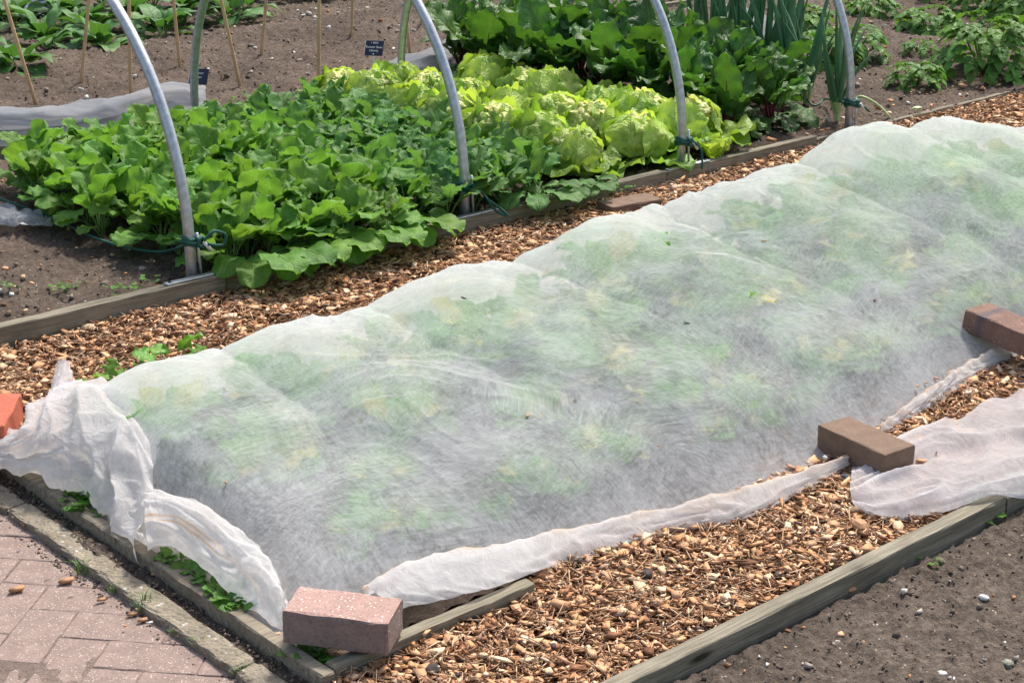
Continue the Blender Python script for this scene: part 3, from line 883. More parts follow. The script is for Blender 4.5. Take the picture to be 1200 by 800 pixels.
xs = np.linspace(1.565, 6.08, 640); 
t = np.linspace(0, 1, 190)
X = xs[:, None] * np.ones((1, 190))
fe = front_edge(xs)[:, None]
re_ = (3.56 + fbm(xs * 3, xs * 0, 81, 2) * 0.02)[:, None]
Y = fe + (re_ - fe) * t[None]
Z = fleece_z(X, Y)
fleece = empty('garden_fleece', (3.5, 2.9, 0))
tag(fleece, 'long white translucent fleece draped over rows of plants on the middle bed', 'fleece cover')


def tofl(V):
    return V - np.array([3.5, 2.9, 0.0])


def shift(me, d):
    me.transform(Matrix.Translation(d)); return me


FL = Vector((-3.5, -2.9, 0))
me = mesh_np('covering_sheet', np.stack([X, Y, Z], -1).reshape(-1, 3), grid_faces(640, 190), [M_fleece], None, True)
obj('covering_sheet', shift(me, FL), fleece)

# bunched corner at the left: a lobe of doubled cloth and a band twisting down to the near brick
A_rows = [
    [(-25, 535, .03), (0, 521, .05), (30, 500, .09), (72, 462, .13), (118, 455, .14), (152, 484, .14), (180, 532, .11)],
    [(-28, 540, .04), (0, 526, .07), (32, 508, .12), (72, 474, .16), (118, 470, .185), (150, 498, .165), (178, 548, .12)],
    [(-28, 546, .04), (0, 530, .07), (38, 518, .12), (80, 505, .15), (122, 510, .165), (152, 535, .14), (178, 575, .10)],
    [(-28, 552, .045), (0, 534, .06), (42, 530, .09), (82, 536, .105), (114, 548, .10), (142, 572, .085), (175, 608, .08)],
    [(-28, 556, .05), (0, 541, .06), (46, 547, .06), (80, 563, .055), (108, 576, .05), (140, 610, .045), (170, 641, .05)],
    [(-28, 552, .03), (0, 538, .04), (52, 541, .03), (88, 554, .02), (114, 566, .02), (140, 598, .02), (168, 622, .03)],
]
A = [[P(*p) for p in row] for row in A_rows]
me = sheet('folded_corner', A, 90, 170, M_fleece_fold, [(1.1, 1.3, 0.1, 0.016, 3), (0.5, 2.1, 0.3, 0.014, 3.4), (1.9, -1.4, 0.6, 0.009, 4), (3.3, .6, .2, .006, 4), (4.5, 2.4, .7, .004, 5)], 0.008, 12, 91)
obj('folded_corner', shift(me, FL), fleece)
B_rows = [
    [(170, 575, .10), (203, 580, .12), (250, 603, .115), (298, 640, .105), (322, 672, .085), (334, 705, .055), (345, 735, .012), (352, 740, .006)],
    [(170, 590, .11), (206, 592, .13), (248, 616, .125), (292, 652, .11), (316, 682, .09), (328, 712, .05), (342, 738, .012), (352, 741, .006)],
    [(171, 614, .10), (208, 612, .11), (244, 638, .10), (284, 668, .085), (310, 698, .06), (324, 722, .035), (340, 740, .01), (354, 742, .006)],
    [(172, 640, .07), (206, 632, .07), (238, 660, .06), (276, 692, .045), (304, 715, .03), (322, 733, .015), (340, 742, .008), (358, 743, .006)],
    [(172, 630, .03), (210, 628, .02), (246, 652, .015), (284, 680, .015), (308, 705, .01), (326, 724, .006), (342, 738, .006), (358, 742, .005)],
]
B = [[P(*p) for p in row] for row in B_rows]
me = sheet('twisted_band', B, 60, 170, M_fleece_band, [(1.6, 0.5, 0.2, 0.008, 2.5), (2.2, -1.2, 0.5, 0.006, 2.5), (0.5, 5, 0.1, 0.003, 3)], 0.006, 22, 93)
# stripes run along the band: swap so that v goes across it
uvl = me.uv_layers[0].data
buf = np.empty(len(uvl) * 2, dtype=np.float32); uvl.foreach_get('uv', buf); buf = buf.reshape(-1, 2)[:, ::-1].copy(); uvl.foreach_set('uv', buf.ravel())
obj('twisted_band', shift(me, FL), fleece)
W_rows = [
    [(50, 482, .12), (58, 462, .14), (64, 440, .17), (68, 426, .19)],
    [(62, 480, .14), (66, 460, .16), (70, 438, .18), (74, 421, .2)],
    [(76, 474, .14), (79, 458, .155), (80, 440, .175), (81, 425, .19)],
    [(82, 468, .12), (81, 455, .14), (82, 442, .16), (83, 432, .175)],
]
me = sheet('upright_wisp', [[P(*p) for p in row] for row in W_rows], 26, 34, M_fleece_flap, [(2, .5, .2, .006, 2)], 0.004, 40, 95)
obj('upright_wisp', shift(me, FL), fleece)


def hem(name, up, lo, zt, seed, mat=M_fleece_hem):
    up = [P(x, y, z) for x, y, z in up]; lo = [P(x, y, z) for x, y, z in lo]
    rows = [[], [], [], [], []]
    for a, b in zip(up, lo):
        rows[0].append(a * [1, 1, 0.5])
        rows[1].append(a * 0.88 + b * 0.12 + np.array([0, 0, zt]))
        rows[2].append(a * 0.55 + b * 0.45 + np.array([0, 0, zt * 0.55]))
        rows[3].append(a * 0.15 + b * 0.85 + np.array([0, 0, zt * 0.5]))
        rows[4].append(b)
    me = sheet(name, rows, 26, 220, mat, [(1.2, 2.5, 0.1, 0.006, 2), (0.4, 9, 0.3, 0.004, 3)], 0.006, 24, seed)
    l = me.uv_layers[0].data
    bf = np.empty(len(l) * 2, dtype=np.float32); l.foreach_get('uv', bf); bf = bf.reshape(-1, 2)[:, ::-1].copy(); l.foreach_set('uv', bf.ravel())
    return obj(name, shift(me, FL), fleece)


hem('rolled_hem', [(425, 690, .06), (480, 662, .055), (560, 645, .05), (640, 632, .045), (720, 612, .04), (800, 597, .04), (870, 578, .04), (930, 562, .035), (996, 538, .03)],
    [(458, 714, .035), (520, 703, .045), (580, 688, .05), (650, 662, .02), (720, 644, .012), (800, 622, .012), (865, 610, .012), (930, 582, .012), (1000, 543, .01)], 0.016, 101)
hem('rear_rolled_hem', [(1030, 505, .03), (1060, 482, .035), (1090, 460, .035), (1120, 438, .035), (1150, 420, .035), (1185, 402, .03), (1230, 385, .03)],
    [(1042, 508, .01), (1072, 490, .012), (1105, 468, .012), (1138, 446, .012), (1168, 430, .012), (1205, 414, .012), (1245, 400, .01)], 0.014, 102)

flap_rows = [
    [(1000, 540, .02), (1030, 525, .02), (1072, 508, .02), (1105, 497, .02), (1130, 492, .022), (1162, 470, .03), (1200, 465, .03), (1290, 450, .03)],
    [(998, 552, .022), (1035, 543, .025), (1078, 528, .03), (1115, 515, .035), (1150, 507, .03), (1185, 495, .04), (1230, 488, .04), (1300, 478, .03)],
    [(997, 565, .02), (1036, 560, .022), (1080, 550, .02), (1125, 541, .022), (1160, 532, .03), (1200, 524, .025), (1240, 518, .04), (1310, 508, .03)],
    [(996, 580, .02), (1030, 578, .025), (1075, 574, .03), (1115, 568, .045), (1155, 558, .055), (1200, 548, .05), (1245, 542, .04), (1315, 530, .04)],
    [(1004, 596, .014), (1030, 594, .03), (1068, 592, .03), (1105, 586, .045), (1150, 572, .06), (1200, 564, .055), (1250, 558, .03), (1320, 548, .03)],
    [(1018, 606, .008), (1034, 598, .012), (1064, 600, .012), (1104, 595, .02), (1152, 580, .048), (1200, 574, .03), (1255, 568, .012), (1325, 560, .012)],
]
flap_o = empty('fleece_flap', P(1100, 550, 0))
tag(flap_o, 'loose flap of white fleece lying from the brown brick over the board at right', 'fleece cover')
me = sheet('flap_sheet', [[P(*p) for p in row] for row in flap_rows], 90, 150, M_fleece_flap, [(2.1, 0.35, 0.15, 0.013, 2.4), (1.0, -0.6, 0.4, 0.012, 2.5), (3.4, 0.5, 0.6, 0.006, 3)], 0.006, 14, 104)
obj('flap_sheet', shift(me, -Vector(P(1100, 550, 0))), flap_o)
for k, rows_ in enumerate((
    [[(-30, 128, .06), (40, 130, .08), (110, 120, .09), (190, 104, .12), (240, 110, .08)], [(-30, 136, .17), (40, 136, .17), (110, 128, .16), (190, 108, .17), (240, 112, .12)],
     [(-30, 152, .12), (40, 152, .12), (110, 142, .12), (190, 122, .12), (240, 130, .08)], [(-30, 172, .06), (40, 172, .06), (110, 165, .06), (190, 145, .06), (240, 148, .06)]],
    [[(405, 92, .06), (440, 80, .07), (480, 68, .08), (520, 52, .08), (560, 40, .06)], [(405, 100, .07), (440, 92, .1), (480, 82, .12), (520, 68, .12), (560, 54, .08)], [(405, 118, .06), (440, 112, .06), (480, 104, .06), (520, 92, .06), (560, 80, .06)]],
    [[(-40, 246, .06), (0, 243, .07), (30, 248, .07), (55, 259, .065)], [(-40, 256, .075), (0, 255, .08), (30, 258, .075), (58, 263, .06)], [(-40, 266, .06), (0, 266, .062), (30, 267, .062), (62, 266, .06)]],
    [[(850, 18, .07), (870, 12, .09), (900, 18, .09), (918, 24, .07)], [(850, 34, .09), (870, 32, .12), (900, 36, .12), (918, 36, .08)], [(852, 62, .06), (872, 66, .06), (900, 60, .06), (914, 46, .06)]])):
    labs = ('crumpled grey sheet lying along the back edge of the turnip block', 'grey sheet lying behind the lettuces beside the black label',
            'small grey corner of sheeting on bare soil at the left edge', 'pale grey sheet on the soil seen between the leek leaves')
    pts = [[P(*p) for p in row] for row in rows_]
    c = pts[1][1] * [1, 1, 0]
    me = sheet('sheet', pts, 50, 110, M_poly, [(0.8, 1.2, .1, .02, 2), (1.6, .8, .4, .01, 3)], 0.012, 9, 111 + k)
    o = obj('ground_sheet', shift(me, Vector(-c)), None, c)
    tag(o, labs[k], 'ground sheet')


# ------------------------------------------------------------------ leaves
def leaf_mesh(name, L=0.2, pet=0.4, W=0.05, th0=75, th1=-10, fold=0.25, ruf=0.1, rufn=3, lobes=0.0, lobn=5, shape='ovate', mats=None,
              pr=0.002, seed=0, nu=11, nv=7, quilt=0.0, twist=0.2, tipdrop=0.0):
    """one leaf from the plant's base: a stalk that arches outward (+x) and a veined blade"""
    r = random.Random(seed)
    N = 40
    s = np.linspace(0, 1, N)
    th = np.radians(th0 + (th1 - th0) * s ** 1.3)
    ds = L / (N - 1)
    cx = np.concatenate([[0], np.cumsum(np.cos(th[:-1]) * ds)]); cz = np.concatenate([[0], np.cumsum(np.sin(th[:-1]) * ds)])
    u = np.linspace(0, 1, nu); v = np.linspace(-1, 1, nv)
    su = pet + (1 - pet) * u
    px_ = np.interp(su, s, cx); pz = np.interp(su, s, cz); pt = np.interp(su, s, th)
    if shape == 'ovate': w = np.sin(PI * np.clip(u, 0, 1) ** 0.72) ** 0.75
    elif shape == 'round': w = np.clip(1 - (2 * u ** 0.85 - 1) ** 2, 0, 1) ** 0.5
    elif shape == 'spoon': w = np.clip(1 - (2 * u ** 1.25 - 1) ** 2, 0, 1) ** 0.55 * (0.45 + 0.55 * u)
    elif shape == 'strap': w = np.clip(1 - (2 * u ** 1.05 - 1) ** 4, 0, 1) ** 0.6 * (0.8 + 0.3 * np.sin(PI * u))
    else: w = np.sin(PI * np.clip(u, 0, 1) ** 0.55) ** 1.1
    w = w * W
    U, Vv = np.meshgrid(u, v, indexing='ij')
    ph = r.uniform(0, 6); ph2 = r.uniform(0, 6)
    side = np.where(Vv >= 0, 1.0, -1.0)
    lob = 1 + lobes * np.sin(2 * PI * lobn * U + np.where(Vv > 0, 0.3, 0)) * np.abs(Vv) ** 1.5
    half = w[:, None] * Vv * lob
    nrm = fold * np.abs(half) + ruf * W * np.abs(Vv) ** 2 * np.sin(2 * PI * rufn * U + np.where(Vv > 0, ph, ph2))
    nrm = nrm - quilt * W * np.abs(np.cos(PI * (6 * U - 1.3 * np.abs(Vv)))) * (1 - np.abs(Vv) * 0.4)
    nrm = nrm + (fbm(U * 4 + seed, Vv * 3, seed, 2)) * W * 0.16
    tw = twist * r.uniform(-1, 1) * U
    yy = half * np.cos(tw) - nrm * np.sin(tw); nn = nrm * np.cos(tw) + half * np.sin(tw)
    back = 0.28 * np.abs(half) * (1 if shape in ('ovate', 'round') else 0) * (U < 0.35) * (0.35 - U) / 0.35
    T = np.stack([np.cos(pt), np.sin(pt)], 1); Nn = np.stack([-np.sin(pt), np.cos(pt)], 1)
    Xp = px_[:, None] + Nn[:, 0][:, None] * nn - T[:, 0][:, None] * back * 2
    Zp = pz[:, None] + Nn[:, 1][:, None] * nn - T[:, 1][:, None] * back * 2
    V = np.stack([Xp, yy, Zp], -1).reshape(-1, 3)
    uv = np.stack([U, Vv * 0.5 + 0.5], -1).reshape(-1, 2)
    F = grid_faces(nu, nv)
    midx = np.zeros(len(F), int)
    # stalk
    if pet > 0.02:
        k = 6; sp_ = np.linspace(0, pet + (1 - pet) * 0.5, k)
        cxp = np.interp(sp_, s, cx); czp = np.interp(sp_, s, cz); tp = np.interp(sp_, s, th)
        rad = np.linspace(pr * 1.5, pr * 0.4, k)
        SV = []
        for i in range(k):
            n_ = np.array([-math.sin(tp[i]), 0, math.cos(tp[i])])
            for j in range(4):
                a = 2 * PI * j / 4 + PI / 4
                SV.append(np.array([cxp[i], 0, czp[i]]) + rad[i] * (np.array([0, 1, 0]) * math.cos(a) + n_ * math.sin(a)) - n_ * rad[i] * 0.6)
        off = len(V)
        SF = [[off + i * 4 + j, off + i * 4 + (j + 1) % 4, off + (i + 1) * 4 + (j + 1) % 4, off + (i + 1) * 4 + j] for i in range(k - 1) for j in range(4)]
        V = np.concatenate([V, SV]); uv = np.concatenate([uv, np.zeros((len(SV), 2))])
        F = np.concatenate([F, SF]); midx = np.concatenate([midx, np.ones(len(SF), int)])
    return mesh_np(name, V, F, mats, uv, True, midx)


def heart_leaf(name, r0, mats, seed, span=50, cen=50, flare=0.012):
    """lettuce head leaf: a crumpled patch of a ball, its rim rolled outward; cen is how high it sits"""
    nu, nv = 14, 14
    u = np.linspace(-1, 1, nu); v = np.linspace(-1, 1, nv)
    U, Vv = np.meshgrid(u, v, indexing='ij')
    a = np.radians(span) * Vv * np.sqrt(1 - 0.45 * U ** 2); e = np.radians(span * 0.95) * U * np.sqrt(1 - 0.45 * Vv ** 2)
    rim = np.clip(np.maximum(np.abs(Vv), U) - 0.55, 0, 1) / 0.45
    ang = np.arctan2(U, Vv)
    rad = r0 * (1 + 0.22 * fbm(U * 2.5 + seed, Vv * 2.5, seed, 3)) + flare * rim ** 1.6 * (0.55 + 0.6 * np.sin(5 * ang + seed)) + 0.011 * fbm(U * 4.5, Vv * 4.5, seed + 3, 2)
    X0 = rad * np.cos(e) * np.cos(a); Y0 = rad * np.cos(e) * np.sin(a); Z0 = rad * np.sin(e)
    c = math.radians(cen)
    X = X0 * math.cos(c) - Z0 * math.sin(c); Z = X0 * math.sin(c) + Z0 * math.cos(c)
    Z = r0 * 0.8 + Z * 0.88
    return mesh_np(name, np.stack([X, Y0, Z], -1).reshape(-1, 3), grid_faces(nu, nv), mats, np.stack([U * .5 + .5, Vv * .5 + .5], -1).reshape(-1, 2), True)


def side_sign(s): return 1 if s % 2 else -1


LV = {}
LV['turnip'] = [leaf_mesh('turnip_leaf', 0.25 + 0.02 * (k % 3), 0.52, 0.052 + 0.006 * (k % 3), 84 - 5 * (k % 3), -35 + 14 * (k % 4), 0.1, 0.12, 1.6 + 0.35 * k, 0.045, 3 + k % 2,
                          'round', [M_turnip, M_stem], 0.0022, 40 + k, 15, 9, 0.035) for k in range(7)]
LV['radish'] = [leaf_mesh('radish_leaf', 0.22 + 0.015 * (k % 3), 0.46, 0.042 + 0.005 * (k % 3), 82 - 5 * (k % 3), -32 + 14 * (k % 4), 0.1, 0.13, 1.8 + 0.3 * k, 0.10, 3 + k % 2,
                          'spoon' if k % 2 else 'round', [M_radish, M_stem], 0.002, 60 + k, 16, 9, 0.035) for k in range(7)]
LV['turnip_up'] = [leaf_mesh('turnip_leaf', 0.27, 0.6, 0.046 + 0.006 * (k % 3), 88, 50 - 18 * k, 0.14, 0.16, 1.8 + 0.35 * k, 0.05, 3 + k % 2, 'round', [M_turnip, M_stem], 0.0022, 240 + k, 15, 9, 0.045, 0.6) for k in range(4)]
LV['radish_up'] = [leaf_mesh('radish_leaf', 0.23, 0.52, 0.038 + 0.005 * (k % 3), 88, 50 - 18 * k, 0.14, 0.16, 2.0 + 0.3 * k, 0.12, 3 + k % 2, 'spoon' if k % 2 else 'round', [M_radish, M_stem], 0.002, 260 + k, 15, 9, 0.045, 0.6) for k in range(4)]
LV['let_out'] = [leaf_mesh('lettuce_leaf', 0.185 + 0.01 * k, 0.05, 0.088, 34 - 6 * (k % 3), -22 + 12 * (k % 3), 0.2, 0.16, 2.6 + 0.6 * k, 0.03, 6, 'spoon', [M_let_out, M_stem], 0.003, 80 + k, 14, 9, 0.05) for k in range(5)]
LV['let_mid'] = [leaf_mesh('lettuce_leaf', 0.13, 0.03, 0.065, 40, 58 + 8 * (k % 3), 0.5, 0.16, 3.0 + 0.5 * k, 0.03, 6, 'spoon', [M_let_mid, M_stem], 0.003, 90 + k, 14, 9, 0.05) for k in range(4)]
LV['shell'] = [heart_leaf('lettuce_inner_leaf', 0.100 - 0.003 * k, [M_let_out if k == 1 else M_let_mid], 23 + k, 54, 10 + 6 * k, 0.018) for k in range(4)]
LV['shell2'] = [heart_leaf('lettuce_inner_leaf', 0.092 - 0.003 * k, [M_let_mid], 33 + k, 50, 34 + 6 * k, 0.014) for k in range(3)]
LV['heart'] = [heart_leaf('lettuce_heart_leaf', 0.088 - 0.003 * k, [M_let_heart], 3 + k, 44, 52 + 6 * k, 0.011) for k in range(4)]
LV['heart2'] = [heart_leaf('lettuce_heart_leaf', 0.083 + 0.002 * k, [M_let_heart], 13 + k, 38, 80, 0.010) for k in range(3)]
LV['beet'] = [leaf_mesh('beet_leaf', 0.40 + 0.03 * (k % 3), 0.34, 0.06 + 0.008 * (k % 3), 88 - 5 * (k % 3), 66 - 26 * (k % 4), 0.2, 0.2, 3.6 + 0.5 * (k % 4), 0.0, 6, 'strap' if k % 2 else 'ovate',
                        [M_beet, M_beetstem], 0.004, 110 + k, 30, 9, 0.07, 0.9) for k in range(8)]
LV['beet_low'] = [leaf_mesh('beet_leaf', 0.30, 0.34, 0.06, 50, -58, 0.1, 0.2, 3.0, 0.0, 6, 'ovate', [M_beet, M_beetstem], 0.004, 130 + k, 20, 9, 0.06, 0.6) for k in range(3)]
LV['broad'] = [leaf_mesh('bean_leaf', 0.24, 0.36, 0.046, 70 - 8 * k, -30 + 8 * k, 0.15, 0.12, 1.5, 0, 5, 'ovate', [M_broad, M_stem], 0.002, 140 + k, 9, 5, 0.03) for k in range(4)]
LV['weed'] = [leaf_mesh('weed_leaf', 0.045, 0.4, 0.011, 65 - 8 * k, -10, 0.1, 0.15, 2, 0, 5, 'ovate', [M_weed, M_stem], 0.0008, 150 + k, 7, 5) for k in range(3)]
LV['celery'] = [leaf_mesh('celery_leaf', 0.15, 0.6, 0.03, 80, 20 - 20 * k, 0.1, 0.3, 2.5, 0.35, 2.5, 'round', [M_celery, M_stem], 0.002, 160 + k, 11, 9) for k in range(3)]
LV['cover'] = [leaf_mesh('covered_leaf', 0.255, 0.35, 0.048, 84, 5 - 18 * (k % 3), 0.1, 0.16, 2.0, 0.08, 3, 'round', [M_cabbage, M_stem], 0.004, 170 + k, 10, 7, 0.06) for k in range(4)]
LV['cover_y'] = [leaf_mesh('yellowed_leaf', 0.275, 0.6, 0.032, 84, 5 - 15 * k, 0.1, 0.3, 2, 0.1, 4, 'round', [M_yellow, M_stem], 0.004, 180 + k, 9, 7) for k in range(2)]


def compound(name, seed, mats, L=0.085, n=3, size=0.05):
    """potato leaf: paired leaflets on a drooping rib"""
    r = random.Random(seed)
    Vs, Fs, Us, Ms, off = [], [], [], [], 0
    def leaflet(base, yaw, dropa, s):
        nonlocal off
        u = np.linspace(0, 1, 5); v = np.linspace(-1, 1, 5)
        U, W = np.meshgrid(u, v, indexing='ij')
        w = np.sin(PI * u ** 0.7)[:, None] ** 0.8 * s * 0.36 * W
        x = U * s; z = 0.3 * np.abs(w) - dropa * s * U ** 2 + 0.04 * s * np.sin(7 * U + seed) * W ** 2
        X = base[0] + x * math.cos(yaw) - w * math.sin(yaw); Y = base[1] + x * math.sin(yaw) + w * math.cos(yaw)
        Vs.append(np.stack([X, Y, base[2] + z], -1).reshape(-1, 3)); Us.append(np.stack([U, W * .5 + .5], -1).reshape(-1, 2))
        f = grid_faces(5, 5, off); Fs.append(f); Ms.append(np.zeros(len(f), int)); off += 25
    N = 9; s_ = np.linspace(0, 1, N); rib = np.stack([L * s_ * 0.9, 0 * s_, 0.35 * L * np.sin(s_ * PI * 0.7)], 1)
    for k in range(n):
        q = 0.35 + 0.22 * k
        b = np.array([np.interp(q, s_, rib[:, i]) for i in range(3)])
        for sd in (-1, 1):
            leaflet(b, sd * (1.05 + r.uniform(-.2, .2)), r.uniform(.1, .4), size * (0.75 + 0.12 * k) * r.uniform(.85, 1.15))
    leaflet(rib[-1], r.uniform(-.2, .2), 0.35, size * 1.3)
    mb = [(rib[i] + [0, sy, sz]) for i in range(N) for sy, sz in ((-.0015, 0), (.0015, 0), (0, -.002))]
    f = np.array([[off + i * 3 + j, off + i * 3 + (j + 1) % 3, off + (i + 1) * 3 + (j + 1) % 3, off + (i + 1) * 3 + j] for i in range(N - 1) for j in range(3)])
    Vs.append(np.array(mb)); Us.append(np.zeros((len(mb), 2))); Fs.append(f); Ms.append(np.ones(len(f), int))
    return mesh_np(name, np.concatenate(Vs), np.concatenate(Fs), mats, np.concatenate(Us), True, np.concatenate(Ms))


LV['potato'] = [compound('potato_leaf', 200 + k, [M_potato, M_stem]) for k in range(5)]

ORD = ['first', 'second', 'third', 'fourth', 'fifth', 'sixth', 'seventh', 'eighth', 'ninth', 'tenth', 'eleventh', 'twelfth', 'thirteenth', 'fourteenth', 'fifteenth', 'sixteenth']


def plant(name, loc, leaves, label, cat, group=None, rz=None):
    """leaves: list of (mesh, azimuth, lean, scale, height offset, part name)"""
    e = empty(name, loc, random.uniform(0, 6.28) if rz is None else rz)
    tag(e, label, cat, group)
    for (me, az, lean, sc, dz, pn) in leaves:
        o = bpy.data.objects.new(pn, me); C.objects.link(o); o.parent = e
        o.location = (0.006 * math.cos(az), 0.006 * math.sin(az), dz)
        o.rotation_euler = Euler((random.uniform(-.18, .18), lean, az), 'XYZ')
        o.scale = (sc, sc * random.uniform(.88, 1.12), sc)
    return e


def rosette(kind, n, smin, smax, lean=0.22, pn='leaf', dz=0.0, jit=0.5):
    L_ = []
    a0 = random.uniform(0, 6.28)
    for k in range(n):
        L_.append((random.choice(LV[kind]), a0 + k * 2.399 + random.uniform(-jit, jit) * 0.5, random.uniform(-lean, lean), random.uniform(smin, smax), dz, pn))
    return L_


def pix(X, Y, Z):
    q = ROT.T @ (np.array([X, Y, Z]) - np.array([0, 0, CAM_H]))
    return 600 + FPX * q[0] / -q[2], 400 - FPX * q[1] / -q[2]


# turnips and radishes ------------------------------------------------
SP = 0.130
yrow = 0
Yv = 4.31
while Yv < 5.86:
    xr = 0
    left = np.interp(Yv, [4.3, 4.8, 5.4, 6.2], [2.66, 2.60, 2.58, 2.72])
    right = np.interp(Yv, [4.3, 5.0, 6.2], [4.02, 4.08, 4.12])
    Xv = left + random.uniform(0, 0.05)
    while Xv < right:
        u, v = pix(Xv, Yv, 0.2)
        if -60 < u < 1260 and not (Xv < 3.3 and Yv > 5.62 + 0.15 * (Xv - 2.6)):
            isr = Xv > 3.42 + 0.06 * math.sin(Yv * 5)
            x = Xv + random.uniform(-.03, .03); y = Yv + random.uniform(-.03, .03)
            if isr:
                plant('radish_plant', (x, y, 0.045), rosette('radish', 7, 0.6, .95, 0.5) + rosette('radish_up', 5, .7, 1.0, .3), 'blue green radish plant, %s, %s' % (('in the row along the board' if yrow == 0 else '%s row back from the board' % ORD[min(yrow, 14)]), '%s from its left end' % ORD[min(xr, 15)]),
                      'radish plant', 'radish plants crowding the bed beside the second hoop')
            else:
                plant('turnip_plant', (x, y, 0.045), rosette('turnip', 7, 0.5, 0.88, 0.5) + rosette('turnip_up', 6, .62, 1.0, .3), 'bright green turnip plant, %s, %s' % (('in the row along the board' if yrow == 0 else '%s row back from the board' % ORD[min(yrow, 14)]), '%s from its left end' % ORD[min(xr, 15)]),
                      'turnip plant', 'turnip plants crowding the left end of the bed')
        Xv += SP * random.uniform(.92, 1.08); xr += 1
    Yv += SP * 1.0; yrow += 1
# one front turnip leaf flops over the board
FLOP = ((268, 318, 1.0, -1.7, 'at the end of the bare grey board'), (296, 313, .95, -1.4, 'just right of the first hoop bar'), (328, 306, .9, -1.6, 'a hand right of the first hoop bar'),
        (356, 300, .85, -1.3, 'left of the midpoint between two hoops'), (388, 294, .9, -1.5, 'midway between the first two hoops'), (418, 287, .85, -1.7, 'right of the midpoint between two hoops'),
        (446, 281, .9, -1.4, 'just before the purple root'))
for (px_, py_, s_, az, where) in FLOP:
    p = P(px_, py_ - 18, .06)
    plant('turnip_plant', (p[0], 4.292, 0.055), [(LV['turnip'][k % 3], az + (k - 2) * 0.5, 0.5 + 0.12 * (k % 2), s_ * (1 - .08 * abs(k - 2)), 0, 'leaf') for k in range(5)],
          'turnip plant whose leaves flop over the board %s' % where, 'turnip plant', None, 0.0)
for (px_, py_, s_, where) in ((592, 243, .95, 'right beside the second hoop bar'), (620, 236, .75, 'second right of the second hoop bar'), (648, 230, .75, 'next to the first front lettuce')):
    p = P(px_, py_ - 16, .06)
    plant('radish_plant', (p[0], 4.292, 0.055), [(LV['radish'][k % 4], -1.6 + (k - 2) * 0.55, 0.5, s_, 0, 'leaf') for k in range(5)],
          'radish plant drooping over the board %s' % where, 'radish plant', None, 0.0)
b = MB(); a_ = np.linspace(0, PI, 9)
b.tube([(0, 0, 0.028 * (1 - math.cos(t_))) for t_ in a_], [max(0.0015, 0.024 * math.sin(t_) ** 0.8) for t_ in a_], 14)
p = P(475, 256, .05)
e = empty('radish_root', (p[0], p[1] - 0.0, 0.05)); tag(e, 'swollen purple root showing at the soil beside the board', 'radish root')
obj('bulb', b.mesh('bulb', [M_bulb], True), e, (0, 0, -0.006), (0.3, 0.4, 0))
obj('leaf', LV['radish'][1], e, (0, 0, 0.03), (0, 0.2, 1.2), 0.7)

# lettuces ------------------------------------------------------------
li = 0
let_rows = [4.50, 4.71, 4.96, 5.21, 5.46, 5.70, 5.92]
for j, y in enumerate(let_rows):
    for i, x in enumerate((4.27, 4.56, 4.86)):
        if j == 6 and i == 2: continue
        jx, jy = random.uniform(-.03, .03), random.uniform(-.03, .03)
        big = random.uniform(.98, 1.2)
        lv = rosette('let_out', 8, .9, 1.15, .16, 'outer_leaf')
        hearty = (i + j) % 3 != 1 or j == 0
        a0 = random.uniform(0, 6.28)
        for k in range(6):
            lv.append((LV['shell'][k % 4], a0 + k * 1.05, random.uniform(-.05, .16), random.uniform(.92, 1.08), 0.0, 'inner_leaf'))
        for k in range(5):
            lv.append((LV['shell2'][k % 3], a0 + .4 + k * 1.26, random.uniform(-.06, .1), random.uniform(.92, 1.05), 0.008, 'inner_leaf'))
        for k in range(6):
            lv.append((LV['heart'][k % 4] if hearty else LV['shell2'][k % 3], a0 + k * 2.4, random.uniform(-.12, .12), random.uniform(.9, 1.05) * (1 if hearty else .85), 0.014, 'heart_leaf'))
        for k in range(3):
            lv.append((LV['heart2'][k % 3], a0 + k * 2.1 + 1, random.uniform(-.15, .15), .98 * (1 if hearty else .8), 0.018, 'heart_leaf'))
        side_ = ('next to the radishes', 'in the middle', 'next to the beets')[i]
        rown = ('in the front row by the board', 'in the second row back', 'in the third row back', 'in the fourth row back', 'in the fifth row back', 'in the sixth row back', 'in the rearmost row')[j]
        e = plant('lettuce', (x + jx, y + jy, 0.045), lv, 'butterhead lettuce %s, %s' % (rown, side_), 'lettuce', 'butterhead lettuces between the second and third hoops')
        e.scale = (big,) * 3
# a small pale lettuce beyond the third hoop
lv = rosette('let_mid', 7, .7, .95, .2, 'leaf')
plant('lettuce', (*P(838, 186, .05)[:2], 0.045), lv, 'small pale lettuce just right of the third hoop foot', 'lettuce')
# beets ---------------------------------------------------------------
bn = 0
for i, x in enumerate((5.12, 5.38, 5.66)):
    for j, y in enumerate(np.arange(4.52, 6.2, 0.235)):
        if i == 2 and y > 6.1: continue
        if i >= 1 and y < 4.6: 
            if i == 2: continue
        jx, jy = random.uniform(-.05, .05), random.uniform(-.05, .05)
        sc = (0.78, 0.86, 0.95, 1.0, 1.0, 1.0, 1.0, .9)[min(j, 7)]
        if i == 2: sc *= .8
        lv = rosette('beet', 12, .72 * sc, 1.1 * sc, .2) + rosette('beet_low', 4, .7 * sc, .95 * sc, .2)
        plant('beet_plant', (x + jx, y + jy, 0.045), lv, 'dark green beet, %s from the front in the row %s' % (ORD[j], ('by the lettuces', 'between', 'by the leeks')[i]), 'beet plant', 'beet plants behind the lettuces')
